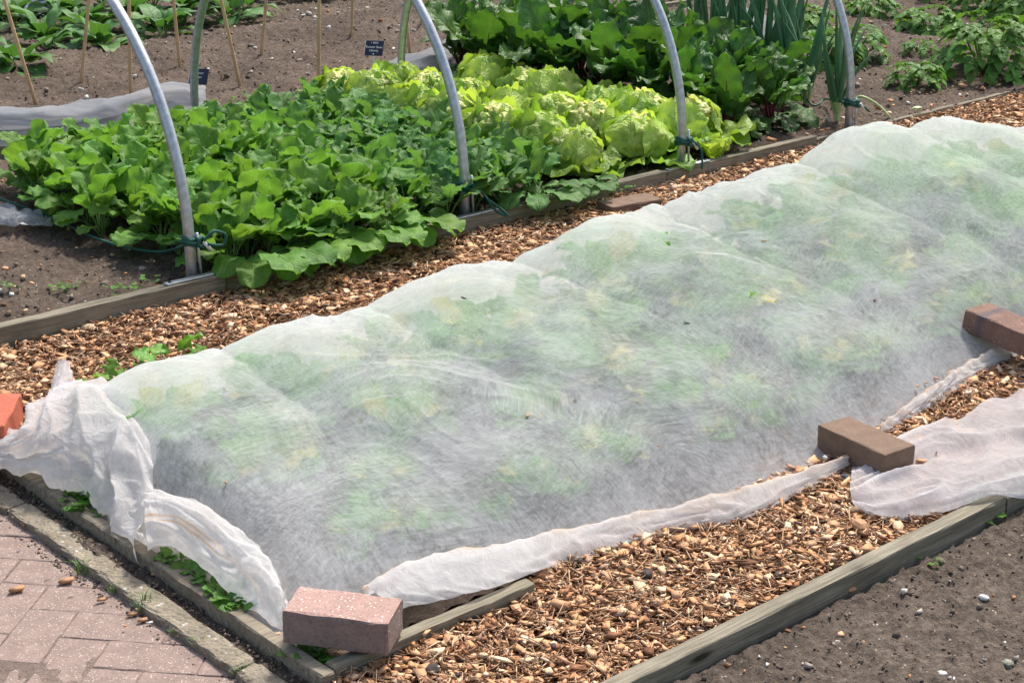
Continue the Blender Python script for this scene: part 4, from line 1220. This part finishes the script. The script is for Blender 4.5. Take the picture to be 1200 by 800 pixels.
# leaf lying on the chips in front of the beets
for (px_, py_, az, s_) in ((905, 158, -2.0, .8), (850, 170, -1.6, .75)):
    p = P(px_, py_ - 20, .06)
    plant('beet_plant', (p[0], max(4.33, p[1]), .05), [(LV['beet_low'][k % 3], az + (k - 1) * .7, .25, s_, 0, 'leaf') for k in range(4)],
          'low beet plant sprawling over the board %s' % ('towards the leeks' if px_ > 880 else 'near the third hoop foot'), 'beet plant', None, 0.0)


# leeks ----------------------------------------------------------------
def onion_leaf(seed, L, r0, bend):
    b = MB(); r = random.Random(seed)
    n = 12; s_ = np.linspace(0, 1, n)
    ang = r.uniform(0, 6.28)
    pts = np.stack([bend * L * s_ ** 2, 0.02 * L * np.sin(s_ * 4 + ang), L * s_ * (1 - 0.3 * bend * s_)], 1)
    rad = r0 * np.array([0.7, 1.0, 1.12, 1.15, 1.1, 1.05, .98, .88, .75, .55, .32, .05])
    b.tube(pts[:3], rad[:3], 8, 1, False, 0.7); b.tube(pts[2:], rad[2:], 8, 0, False, 0.7)
    return b.mesh('leek_leaf', [M_onion, M_onionbase], True)


OL = [onion_leaf(300 + k, 0.44 + 0.06 * (k % 3), 0.011, 0.03 + 0.1 * (k % 4)) for k in range(7)]
leeks = [(980, 140, 1.0, 11), (945, 120, 1.0, 9)]
leek_pos = [(*P(x, y, .05)[:2], s_, n) for x, y, s_, n in leeks]
for k, (x_, y_) in enumerate(((925, 112), (905, 106), (888, 100), (870, 94), (852, 86), (832, 78), (812, 72))):
    leek_pos.append((*P(x_, y_, .05)[:2], 1.22, 8))
for k, (x, y, s_, n) in enumerate(leek_pos):
    lv = [(OL[random.randrange(7)], 2.4 * q + k, random.uniform(-.05, .12), s_ * random.uniform(.75, 1.1), 0, 'leaf') for q in range(n)]
    lab = ('leek nearest the chip path, in front of the fourth hoop foot' if k == 0 else 'leaning leek just left of the front one' if k == 1 else 'upright leek behind the beets, %s from the front in its row' % ORD[k - 2])
    plant('leek', (x, y, 0.045), lv, lab, 'leek', 'leeks beside the fourth hoop', 0.0 if k > 1 else None)
# the bent leaf reaching the fleece
b = MB(); pa = [P(993, 128, .06), P(1003, 116, .12), P(1012, 114, .135), P(1030, 124, .10), P(1045, 140, .05)]
A_ = catmull(np.array(pa), 14); b.tube(A_, np.linspace(.008, .004, 14), 7)
o = obj('leek_stalk', b.mesh('leek_stalk', [M_onionbase], True)); tag(o, 'yellow green broken leek leaf bent over onto the path board', 'leek leaf')


# potatoes and beans ---------------------------------------------------
def bush(loc, rad, h, n, label, sc=1.0):
    e = empty('potato_plant', loc); tag(e, label, 'potato plant')
    n = int(n * 1.5)
    for k in range(n):
        a = k * 2.399; t_ = (k + 0.5) / n
        rr_ = rad * math.sqrt(t_) * 0.6
        z = h * (1 - t_ ** 1.9) * random.uniform(.6, 1.05) + 0.015
        o = bpy.data.objects.new('leaf', LV['potato'][k % 5]); C.objects.link(o); o.parent = e
        o.location = (rr_ * math.cos(a), rr_ * math.sin(a), z)
        o.rotation_euler = Euler((random.uniform(-.3, .3), 0.15 + 0.5 * t_, a + random.uniform(-.5, .5)), 'XYZ')
        s_ = sc * random.uniform(.75, 1.1); o.scale = (s_,) * 3
    b_ = MB()
    for k in range(6):
        a = k * 1.05; b_.tube([(0, 0, 0), (rad * .25 * math.cos(a), rad * .25 * math.sin(a), h * .5), (rad * .4 * math.cos(a), rad * .4 * math.sin(a), h * .85)], .005, 5)
    obj('stem', b_.mesh('stem', [M_stem], True), e)
    return e


for (x, y, rad, h, n, sc, lab) in (
    (1152, 86, .27, .24, 62, 1.0, 'large leafy potato plant closest to the path at upper right'),
    (1195, 45, .26, .28, 60, 1.0, 'large potato plant behind the closest one at the right edge'),
    (1160, 12, .24, .24, 44, 1.0, 'potato plant at the top right between two others'),
    (1088, 38, .19, .11, 34, .95, 'medium potato plant left of the big upper right ones'),
    (1073, 98, .13, .08, 26, .7, 'small compact potato plant alone on the soil near the path'),
    (1078, 62, .08, .05, 10, .6, 'tiny potato seedling with a few leaves'),
    (1022, 18, .14, .1, 22, .9, 'potato plant behind the top of the fourth hoop'),
    (1000, 66, .15, .13, 22, .95, 'potato plant behind the leeks and the fourth hoop foot'),
    (965, 72, .17, .13, 28, .95, 'potato plant showing between the leek leaves'),
    (940, 35, .15, .12, 22, .95, 'potato plant high behind the leek tips'),
    (1108, -4, .18, .16, 28, .95, 'potato plant at the top edge right of the fourth hoop'),
    (1225, 20, .28, .28, 50, 1.0, 'potato plant cut by the right edge near the top corner')):
    p = P(x, y, .06); bush((p[0], p[1], .05), rad, h, n, lab, sc)

bp = 0
for (x, y, n, s_, lab) in ((20, 85, 14, 1.05, 'leafy bean plant lowest at the far left'), (55, 55, 14, 1.0, 'bean plant behind the leftmost cane'), (75, 28, 12, .95, 'bean plant left of the second cane, one row back'),
                           (120, 62, 14, 1.05, 'broad leaved bean plant right of the second cane'), (100, 40, 12, 1., 'bean plant just behind the second cane'), (150, 30, 12, 1., 'bean plant between the second and third canes'),
                           (15, 30, 12, 1.0, 'bean plant in the top left corner'), (190, 44, 12, .95, 'bean plant seen left of the tilted cane'), (215, 25, 12, 1.0, 'bean plant behind the short fourth cane'),
                           (245, 8, 12, 1.0, 'bean plant at the top edge beside the far leg of the second hoop'), (268, 26, 12, .95, 'bean plant around the foot of the long leaning cane'), (290, 14, 10, .9, 'bean plant right of the long leaning cane at the top'),
                           (180, 8, 12, 1.0, 'bean plant at the top edge behind the first hoop'), (60, 4, 12, 1.0, 'bean plant at the top edge left of the second cane'), (330, -2, 9, .8, 'small bean plant at the top edge, alone on the soil'),
                           (385, -6, 9, .8, 'small bean plant at the top edge behind the seventh cane'), (120, 4, 12, 1.0, 'bean plant at the top edge right of the second cane'), (455, -12, 8, .8, 'bean leaves just showing above the rear soil'),
                           (-25, 60, 12, 1.0, 'bean plant cut by the left edge')):
    p = P(x, y, .06)
    lv = rosette('broad', int(n * 1.5), .7 * s_, 1.25 * s_, .5)
    plant('bean_plant', (p[0], p[1], .05), lv, lab, 'bean plant', 'leafy bean plants behind the canes')
blue = sheet('blue', [[P(x, y, z) for x, y, z in row] for row in ([(-20, 2, .05), (20, -2, .06), (60, -5, .05)], [(-20, 12, .09), (20, 8, .12), (60, 5, .09)], [(-20, 24, .05), (20, 22, .05), (60, 16, .05)])], 20, 30, M_blue, [(1, 2, 0, .02, 2)], .01, 9, 5)
tag(obj('blue_sheet', blue), 'dark blue cloth glimpsed between leaves in the top left corner', 'cloth')

# plants under the fleece: the bumps of the cloth and smaller neighbours filling the rows
under = [(x, y, ORD[i] if i < 7 else 'last', ('nearest', 'middle one', 'farthest')[j], True) for (x, y, h, i, j) in cover]
mids = [(a + b) / 2 for a, b in zip(rows_x[:-1], rows_x[1:])] + [5.22]
for i, x in enumerate(mids):
    for j, y in enumerate((2.58, 2.83, 3.1, 3.36)):
        under.append((x + rr.uniform(-.04, .04), y + rr.uniform(-.04, .04), ORD[i], ('first', 'second', 'third', 'rearmost')[j], False))
for i, x in enumerate(rows_x):
    under.append((x + rr.uniform(-.03, .03), 3.42, ORD[i], None, True))
for i, x in enumerate(np.arange(1.8, 5.6, 0.2)):
    under.append((x + rr.uniform(-.05, .05), float(front_edge(x)) + rr.uniform(.17, .25), (ORD + ['seventeenth', 'eighteenth', 'nineteenth', 'twentieth'])[i], None, False))
for (x, y, row, col_, main) in under:
    zz = fleece_z(np.array([x, x, x, x - .09, x + .09]), np.array([y, y - .09, y + .07, y, y]))
    h = min(float(zz[0]) * 0.98, float(zz[1:].min()) * 1.1)
    s_ = h / 0.25
    n = 13 if main else 10
    lv = [(random.choice(LV['cover']), q * 2.399, random.uniform(-.25, .3), s_ * random.uniform(.8, 1.08), 0, 'leaf') for q in range(n)]
    if rr.random() < .85:
        lv += [(random.choice(LV['cover_y']), rr.uniform(0, 6.28), rr.uniform(-.15, .1), s_ * rr.uniform(.86, .97), 0, 'yellow_leaf') for _ in range(rr.choice((2, 3, 4)))]
    if main and col_: lab = 'green plant under a bump of the fleece, %s in the %s cross row' % (col_, row)
    elif main: lab = 'green plant hidden at the back edge of the fleece behind the %s cross row' % row
    elif not col_: lab = 'low plant under the front slope of the fleece, %s of its row from the left' % row
    else: lab = 'low green plant under the hollow after cross row %s, %s from the front' % (row, col_)
    plant('covered_plant', (x, y, 0.01), lv, lab, 'vegetable plant', 'plants growing under the fleece')
# shoots poking out
for (x, y, s_, n, lab) in ((208, 420, 1.0, 6, 'light green leafy shoot sticking out behind the fleece'), (127, 446, .75, 5, 'small light green shoot beside the upright wisp of fleece'), (147, 430, .5, 3, 'tiny two leaved shoot on the chips behind the fleece')):
    p = P(x, y, .08)
    plant('celery_shoot', (p[0], p[1], 0.02), rosette('celery', n, .75 * s_, 1.05 * s_, .4), lab, 'shoot')

# weeds ----------------------------------------------------------------
def weed(x, y, z, n, s_, lab, kind='weed', group='small weeds along the edging boards', spread=.02):
    e = empty('weed', (x, y, z)); tag(e, lab, 'weed', group)
    for k in range(n):
        o = bpy.data.objects.new('leaf', random.choice(LV[kind])); C.objects.link(o); o.parent = e
        a = k * 2.4
        o.location = (random.uniform(-spread, spread), random.uniform(-spread, spread), 0.0)
        o.rotation_euler = Euler((random.uniform(-.2, .2), random.uniform(-.3, .4), a), 'XYZ'); q = s_ * random.uniform(.7, 1.2); o.scale = (q,) * 3


for (px_, py_, n, s_, lab) in ((90, 578, 16, .9, 'leafy weed under the folded corner, uppermost beside the end board'), (112, 588, 12, 1.1, 'round leaved weed right of the uppermost one under the fold'), (75, 575, 8, .7, 'small weed at the upper end of the end board'),
                               (190, 652, 14, .8, 'weed clump below the pointed fold of the fleece'), (212, 660, 7, 1.0, 'three leaved weed just past the pointed fold'), (235, 672, 7, 1.0, 'small weed midway along the end board'),
                               (250, 684, 14, .9, 'dense weed clump midway along the twisted band'), (265, 695, 14, .9, 'dense weed beside the lower part of the twisted band'), (272, 704, 8, .9, 'weed at the lower end of the clumps beside the band')):
    p = P(px_, py_, .045); weed(max(p[0], 1.572), p[1], .016, n, s_ * 1.2, lab)
p = P(368, 765, .02); weed(p[0], p[1], .008, 22, 1.05, 'bright green weed in the corner below the pink brick', 'weed', None)
p = P(1150, 606, .0); weed(p[0], p[1], -.01, 7, 1.3, 'yellow green seedling growing against the green board beneath the flap', 'weed', None, .012)
p = P(1092, 655, .0); weed(p[0], p[1], -.01, 7, .5, 'tiny weed on the soil at the foot of the green board', 'weed', None, .03)
for (px_, py_, n, lab) in ((78, 336, 12, 'tiny weed left on the bare soil by the grey board'), (140, 338, 12, 'tiny weed right on the bare soil by the grey board'), (8, 335, 6, 'tiny weed at the left edge of the bare soil'), (178, 328, 5, 'tiny weed near the first hoop bar'),
                           (715, 222, 12, 'small weed on the soil below the front lettuces'), (735, 218, 8, 'second small weed below the front lettuces'), (1190, 145, 14, 'grassy weed on the chips at the right edge')):
    p = P(px_, py_, .06); weed(p[0], p[1], .052 if py_ != 145 else .01, n, .75, lab, 'weed', None, .035)
gm = MB()
for k in range(26):
    a = random.uniform(0, 6.28); L_ = random.uniform(.015, .04); q = random.uniform(0, .02); b0 = np.array([q * math.cos(k), q * math.sin(k) * 1.2, 0])
    d_ = np.array([math.cos(a), math.sin(a), 0]); w = np.array([-d_[1], d_[0], 0]) * .0011
    p1_ = b0 + d_ * L_ * .3 + [0, 0, L_ * .6]; p2_ = b0 + d_ * L_ * .8 + [0, 0, L_ * .85]
    gm.add([b0 - w, b0 + w, p1_ + w * .8, p1_ - w * .8], [(0, 1, 2, 3)]); gm.add([p1_ - w * .8, p1_ + w * .8, p2_ + w * .2, p2_ - w * .2], [(0, 1, 2, 3)])
gme = gm.mesh('grass_blades', [M_grass])
for (px_, py_, s_, lab) in ((94, 668, 1.0, 'grass tuft in the kerb gap beside the pointed fold'), (135, 693, .7, 'small grass tuft in the kerb gap'), (168, 712, 1.1, 'largest grass tuft in the kerb gap'), (205, 742, .6, 'thin grass in the lower kerb gap'),
                            (235, 757, .7, 'thin grass at the bottom of the kerb gap'), (75, 607, .7, 'grass on the soil strip between kerb and end board'), (48, 590, .6, 'thin grass against the upper end board'), (107, 627, .6, 'grass against the middle of the end board'),
                            (372, 797, 1.1, 'grass tuft at the bottom edge in the bed corner'), (285, 790, .7, 'grass at the bottom edge by the kerb')):
    p = P(px_, py_, -.01)
    o = obj('grass_tuft', gme, None, (p[0], p[1], -.012 if py_ > 640 and px_ < 300 else -.006), (0, 0, random.uniform(0, 6)), s_); tag(o, lab, 'grass tuft')


# ------------------------------------------------------------------ hoops
def hoop(x, label, front_bar=True, y0=4.292):
    bz = 0.081 if x < 2.6 else 0.073 if x < 4 else 0.067 if x < 5 else 0.045
    yc, rad, zc = y0 + 0.838, 0.838, 0.161
    e = empty('hoop', (x, yc, 0)); tag(e, label, 'tunnel hoop', 'steel hoops over the rear bed')
    pts = [(0, -rad, 0.03)] + [(0, -rad * math.cos(t_), zc + rad * math.sin(t_)) for t_ in np.linspace(0, PI, 64)] + [(0, rad, -0.02)]
    b_ = MB(); b_.tube(pts, 0.0165, 20); obj('pipe', b_.mesh('pipe', [M_steel], True), e)
    if front_bar:
        me_ = bevel_box(0.22, 0.022, 0.006, .0015, 1, 5, 0.0001); me_.materials.append(M_steel)
        obj('foot_bar', me_, e, (0.0, -rad - 0.036, bz))
        for sx in (-.095, .095):
            b_ = MB(); b_.tube([(0, 0, 0), (0, 0, .004)], .006, 10); obj('bolt', b_.mesh('bolt', [M_labelblack], True), e, (sx, -rad - 0.036, bz + .0035))
    b_ = MB(); b_.tube([(0.02, -rad - .02, bz), (0.016, -rad - .018, bz + .13)], .0045, 8); obj('stake_rod', b_.mesh('stake_rod', [M_steel], True), e)
    return e


HX = [2.522, 3.572, 4.615, 5.60]
# the near feet stand right behind the board: nudge so that the pipe meets the bar
for x, lab, ly in ((HX[0], 'grey steel hoop leftmost, its foot beside the bare end of the bed', 4.292), (HX[1], 'grey steel hoop second from left, standing between turnips and radishes', 4.292),
                   (HX[2], 'grey steel hoop third from left, its foot beside the front lettuces', 4.292), (HX[3], 'grey steel hoop farthest right, among the leeks', 4.292)):
    hoop(x, lab, True, ly)


def rope(label, knot, paths, loop=None, toggle=None):
    e = empty('guy_rope', knot); tag(e, label, 'rope')
    k = np.array(knot)
    b_ = MB()
    for q in range(3):
        rr_ = 0.021 + 0.003 * (q % 2)
        b_.tube([(rr_ * math.cos(t_), rr_ * math.sin(t_), 0.010 * (q - 1) + 0.004 * math.sin(t_ * 2 + q)) for t_ in np.linspace(0, 2 * PI, 20)], .0055, 6)
    for q in range(3):
        b_.tube([(0.026 + .014 * math.cos(t_), -0.018 + .010 * math.sin(t_ + q), -0.004 + .014 * math.sin(t_)) for t_ in np.linspace(0, 2 * PI, 12)], .0055, 6)
    obj('knot', b_.mesh('knot', [M_rope], True), e)
    for p_ in paths:
        A_ = catmull(np.array(p_, float), 30) - k
        b_ = MB(); b_.tube(A_, .0045, 6); obj('line', b_.mesh('line', [M_rope], True), e)
    b_ = MB(); b_.tube([(0.03, -.03, -.005), (0.055, -.03, -.035)], .0055, 8); obj('toggle', b_.mesh('toggle', [M_white], True), e)


def A_hoop(px_, py_, x):
    r = ROT @ np.array([px_ - 600.0, -(py_ - 400.0), -FPX]); t_ = x / r[0]; q = r * t_ + np.array([0, 0, CAM_H]); return q


k1 = A_hoop(227, 284, HX[0]); k1[1] = 4.292
rope('green rope tied round the first hoop foot and running off to the left', k1,
     [[k1 + [0, -.02, 0], P(190, 295, .09), P(150, 290, .085), P(110, 278, .08), P(60, 255, .075), P(0, 233, .08), P(-60, 215, .08)],
      [k1 + [.03, -.03, 0], k1 + [.06, -.04, .025], k1 + [.095, -.045, .01], k1 + [.085, -.045, -.02], k1 + [.04, -.035, -.01]]])
k2 = A_hoop(548, 220, HX[1]); k2[1] = 4.292
rope('green rope knotted low round the second hoop with a hanging loop', k2,
     [[k2 + [.03, -.03, 0], k2 + [.05, -.06, -.04], k2 + [.06, -.07, -.065], k2 + [.075, -.09, -.085], k2 + [.10, -.10, -.095], k2 + [.085, -.09, -.075], k2 + [.05, -.06, -.04]]])
k3 = A_hoop(803, 166, HX[2]); k3[1] = 4.292
rope('green rope from the third hoop foot across the lettuce tops', k3,
     [[k3 + [0, -.02, 0], P(793, 150, .16), P(788, 136, .17), P(745, 117, .18), P(700, 103, .17), P(655, 88, .18), P(600, 84, .15)],
      [k3 + [.03, -.03, 0], k3 + [.05, -.05, -.03], k3 + [.05, -.06, -.07], k3 + [.04, -.07, -.10]]])
k4 = A_hoop(1006, 122, HX[3]); k4[1] = 4.292
rope('green rope at the foot of the fourth hoop trailing over soil', k4,
     [[k4 + [0, -.02, 0], k4 + [.05, -.03, -.02], k4 + [.09, -.03, -.045]], [k4 + [-.02, 0, 0], P(968, 116, .07), P(960, 122, .055), P(950, 122, .055), P(935, 100, .1)]])

# ------------------------------------------------------------------ canes
canes = [((41, 119), (5, 0), 'leftmost bamboo cane leaning left'), ((95, 98), (104, 0), 'second bamboo cane from the left, nearly upright'), ((153, 111), (151, 0), 'third bamboo cane, upright behind the first hoop'),
         ((211, 80), (203, 0), 'fourth bamboo cane, left of the label and second hoop leg'), ((281, 100), (259, 0), 'fifth bamboo cane leaning to the left right of the second hoop leg'), ((306, 66), (312, 0), 'thin sixth bamboo cane farther back'),
         ((373, 100), (374, 0), 'seventh bamboo cane, straight and closest to the turnips'), ((412, 47), (413, 0), 'short far bamboo cane above the black label'), ((481, 68), (474, 0), 'bamboo cane seen inside the second hoop'),
         ((492, 34), (500, -10), 'far bamboo cane just right of the second hoop'), ((561, 16), (561, -20), 'last bamboo cane, right, left of the beets')]
for k, ((bx, by), (tx, ty), lab) in enumerate(canes):
    p = P(bx, by, .05)
    # upper end stands over the same line of canes, about 1.5 m up along the slant seen
    r = ROT @ np.array([tx - 600.0, -(ty - 400.0), -FPX])
    dirn = np.array([p[0], p[1]]); tt = (dirn @ dirn) / (r[:2] @ dirn)
    q = r * tt + np.array([0, 0, CAM_H]); d_ = q - p; d_ /= np.linalg.norm(d_)
    e = empty('bamboo_cane', p); tag(e, lab, 'bamboo cane', 'bamboo canes standing in the back soil')
    L_ = 1.3; s_ = np.linspace(0, 1, 15); b_ = MB()
    rad = 0.0085 if by > 60 else 0.0075
    b_.tube([d_ * L_ * t_ - d_ * .04 for t_ in s_], [rad * (1 - .15 * t_) for t_ in s_], 9)
    obj('shaft', b_.mesh('shaft', [M_cane], True), e)
    for n_ in range(6):
        z = .12 + .2 * n_ + .02 * (k % 3); b_ = MB(); b_.tube([d_ * (z - .004), d_ * z, d_ * (z + .004)], [rad, rad * 1.22, rad], 9, 0, False)
        obj('cane_joint', b_.mesh('cane_joint', [M_cane], True), e)


# ------------------------------------------------------------------ labels
def text_mesh(body, size):
    cu = bpy.data.curves.new('t', 'FONT'); cu.body = body; cu.size = size; cu.align_x = 'CENTER'; cu.align_y = 'CENTER'; cu.extrude = 0.0003; cu.resolution_u = 3
    cu.offset = size * 0.012
    o = bpy.data.objects.new('t', cu); C.objects.link(o)
    bpy.context.view_layer.update()
    me = bpy.data.meshes.new_from_object(o.evaluated_get(bpy.context.evaluated_depsgraph_get()))
    bpy.data.objects.remove(o); me.materials.clear(); me.materials.append(M_white)
    return me


def label_sign(px_, py_, px_b, w, h, lines, lab, zc, stem=True):
    base = P(px_b, py_, .05)
    e = empty('plant_label', (base[0], base[1], .05), R(-41.4 - 4)); tag(e, lab, 'plant label')
    if stem:
        b_ = MB(); b_.box((-.004, -.002, -.03), (.004, .002, zc)); obj('stem', b_.mesh('stem', [M_white]), e)
    me_ = bevel_box(w, .003, h, .001, 1, 3, 0); me_.materials.append(M_labelblack)
    # sheared plate: it is seen slanting backward
    tilt = R(-32)
    pl = obj('plate', me_, e, (0, -.004, zc - .01), (tilt, 0, R(-8)))
    bd = MB(); bd.box((-w / 2 - .002, -.0012, 0), (-w / 2 + .0015, .0012, h)); obj('white_edge', bd.mesh('white_edge', [M_white]), pl)
    for t_, dz, sz in lines:
        obj('lettering', text_mesh(t_, sz), pl, (0, -.0022, h * dz), (R(90), 0, 0))


label_sign(437, 84, 438, .088, .075, [('1 8805', .84, .013), ('Runner Bean', .56, .0155), ('Liberty', .33, .0155)], 'black plant label on a white stem, lettered Runner Bean Liberty', .085)
label_sign(232, 104, 232, .088, .075, [('Runner', .7, .015), ('Bean', .45, .015)], 'black plant label half hidden by the far leg of the second hoop', .03)


# ------------------------------------------------------------------ single bits
def lump(name, px_, py_, z, s, mat, lab, cat, seed, flat=.7):
    import bmesh
    bm = bmesh.new(); bmesh.ops.create_icosphere(bm, subdivisions=2, radius=.5)
    r = random.Random(seed)
    for v in bm.verts:
        k = 1 + r.uniform(-.16, .16); v.co = Vector((v.co.x * s[0] * k, v.co.y * s[1] * k, v.co.z * s[2] * k))
    me_ = bpy.data.meshes.new(name); bm.to_mesh(me_); bm.free(); me_.materials.append(mat)
    p_ = P(px_, py_, z)
    o_ = obj(name, me_, None, p_, (0, 0, r.uniform(0, 3))); tag(o_, lab, cat); return o_


lump('bark_lump', 506, 788, .014, (.045, .032, .03), M_bark, 'black lump of bark on the chips at the bottom edge', 'bark', 1)
lump('wood_chunk', 1008, 617, .014, (.055, .035, .03), M_orange, 'rounded orange wood chunk below the tip of the flap', 'wood chunk', 2)
lump('dark_stone', 992, 560, .012, (.03, .025, .022), plain('slate', (.06, .07, .085), .7), 'small slate grey stone just left of the flap', 'stone', 3)
lump('pale_stone', 1153, 700, -.002, (.022, .015, .012), M_white, 'pale oval stone on the soil near the right edge', 'stone', 4)
lump('grey_stone', 1181, 777, -.002, (.026, .02, .014), plain('grey_stone', (.2, .2, .16), .6), 'flat olive grey stone in the lower right corner', 'stone', 5)
lump('pale_stone', 1104, 789, -.004, (.02, .014, .01), M_white, 'white pebble on the soil at the bottom edge', 'stone', 6)
lump('orange_brick_bit', 1130, 616, .0, (.04, .025, .018), M_orange, 'broken orange chip against the green board', 'wood chunk', 7)
lump('wood_chunk', 994, 690, .0, (.035, .02, .014), M_orange, 'rusty brown chunk on the soil at the foot of the green board', 'wood chunk', 8)
lump('pale_stone', 820, 100 + 25, .05, (.05, .03, .02), M_onionbase, 'cream coloured chunk on the soil by the thin board', 'stone', 9).location = P(1075, 127, .06)
lump('white_bit', 967, 536, .03, (.016, .01, .012), M_white, 'white scrap on the hem in front of the brown brick', 'scrap', 10)

# bits lying on the cloth
bits = [(605, 324, 'o'), (618, 487, 'o'), (675, 468, 'o'), (671, 383, 'd'), (543, 349, 'd'), (866, 337, 'd'), (895, 282, 'o'), (1025, 351, 'o'), (1081, 336, 'd'), (1090, 394, 'o'), (852, 376, 'o'), (518, 345, 'd'), (773, 522, 'o'), (1075, 452, 'o'), (1085, 448, 'o'), (1097, 443, 'o'), (265, 565, 'o'), (805, 378, 'g')]
bm1 = CB[2]
for k, (x, y, t_) in enumerate(bits):
    p = P(x, y, .15)
    for _ in range(8):
        z = float(fleece_z(np.array([p[0]]), np.array([p[1]]))[0]); p = P(x, y, z + .004)
    s_ = random.uniform(.005, .009)
    me_ = mesh_np('chip_body', bm1[0] * np.array([s_, s_ * .5, s_ * .25]), bm1[1], [{'o': M_orange, 'd': M_bark, 'g': M_weed}[t_]])
    o = obj('debris_bit', me_, None, p, (random.uniform(-.3, .3), random.uniform(-.3, .3), random.uniform(0, 6)))
    tag(o, {'o': 'small orange wood flake lying on the white fleece', 'd': 'small dark crumb lying on the white fleece', 'g': 'small green leaf scrap poking through the white fleece'}[t_], 'debris', {'o': 'orange flakes on the fleece', 'd': 'dark crumbs on the fleece', 'g': None}[t_])

for (x, y, s_, lab) in ((18, 693, .02, 'orange splinter lying at the left edge of the red paving'), (76, 683, .02, 'thick wood chip lying on the paving near the grass tuft'), (154, 722, .013, 'brown wood cube in the kerb gap'), (166, 729, .013, 'lower brown wood cube in the kerb gap'),
                       (175, 732, .008, 'round white pebble in the kerb gap'), (118, 705, .012, 'pair of pale chips left of the grass tuft'), (182, 684, .011, 'orange chip on top of the kerb'), (47, 597, .016, 'wood chip on the soil strip at upper left')):
    p = P(x, y, -.015)
    me_ = mesh_np('chip_body', CB[3][0] * np.array([s_, s_ * .6, s_ * .28]), CB[3][1], [M_orange if 'pebble' not in lab else M_white])
    tag(obj('wood_chip' if 'pebble' not in lab else 'pebble', me_, None, (p[0], p[1], -.010 if x != 182 else .008), (0, 0, -.3)), lab, 'wood chip' if 'pebble' not in lab else 'pebble')
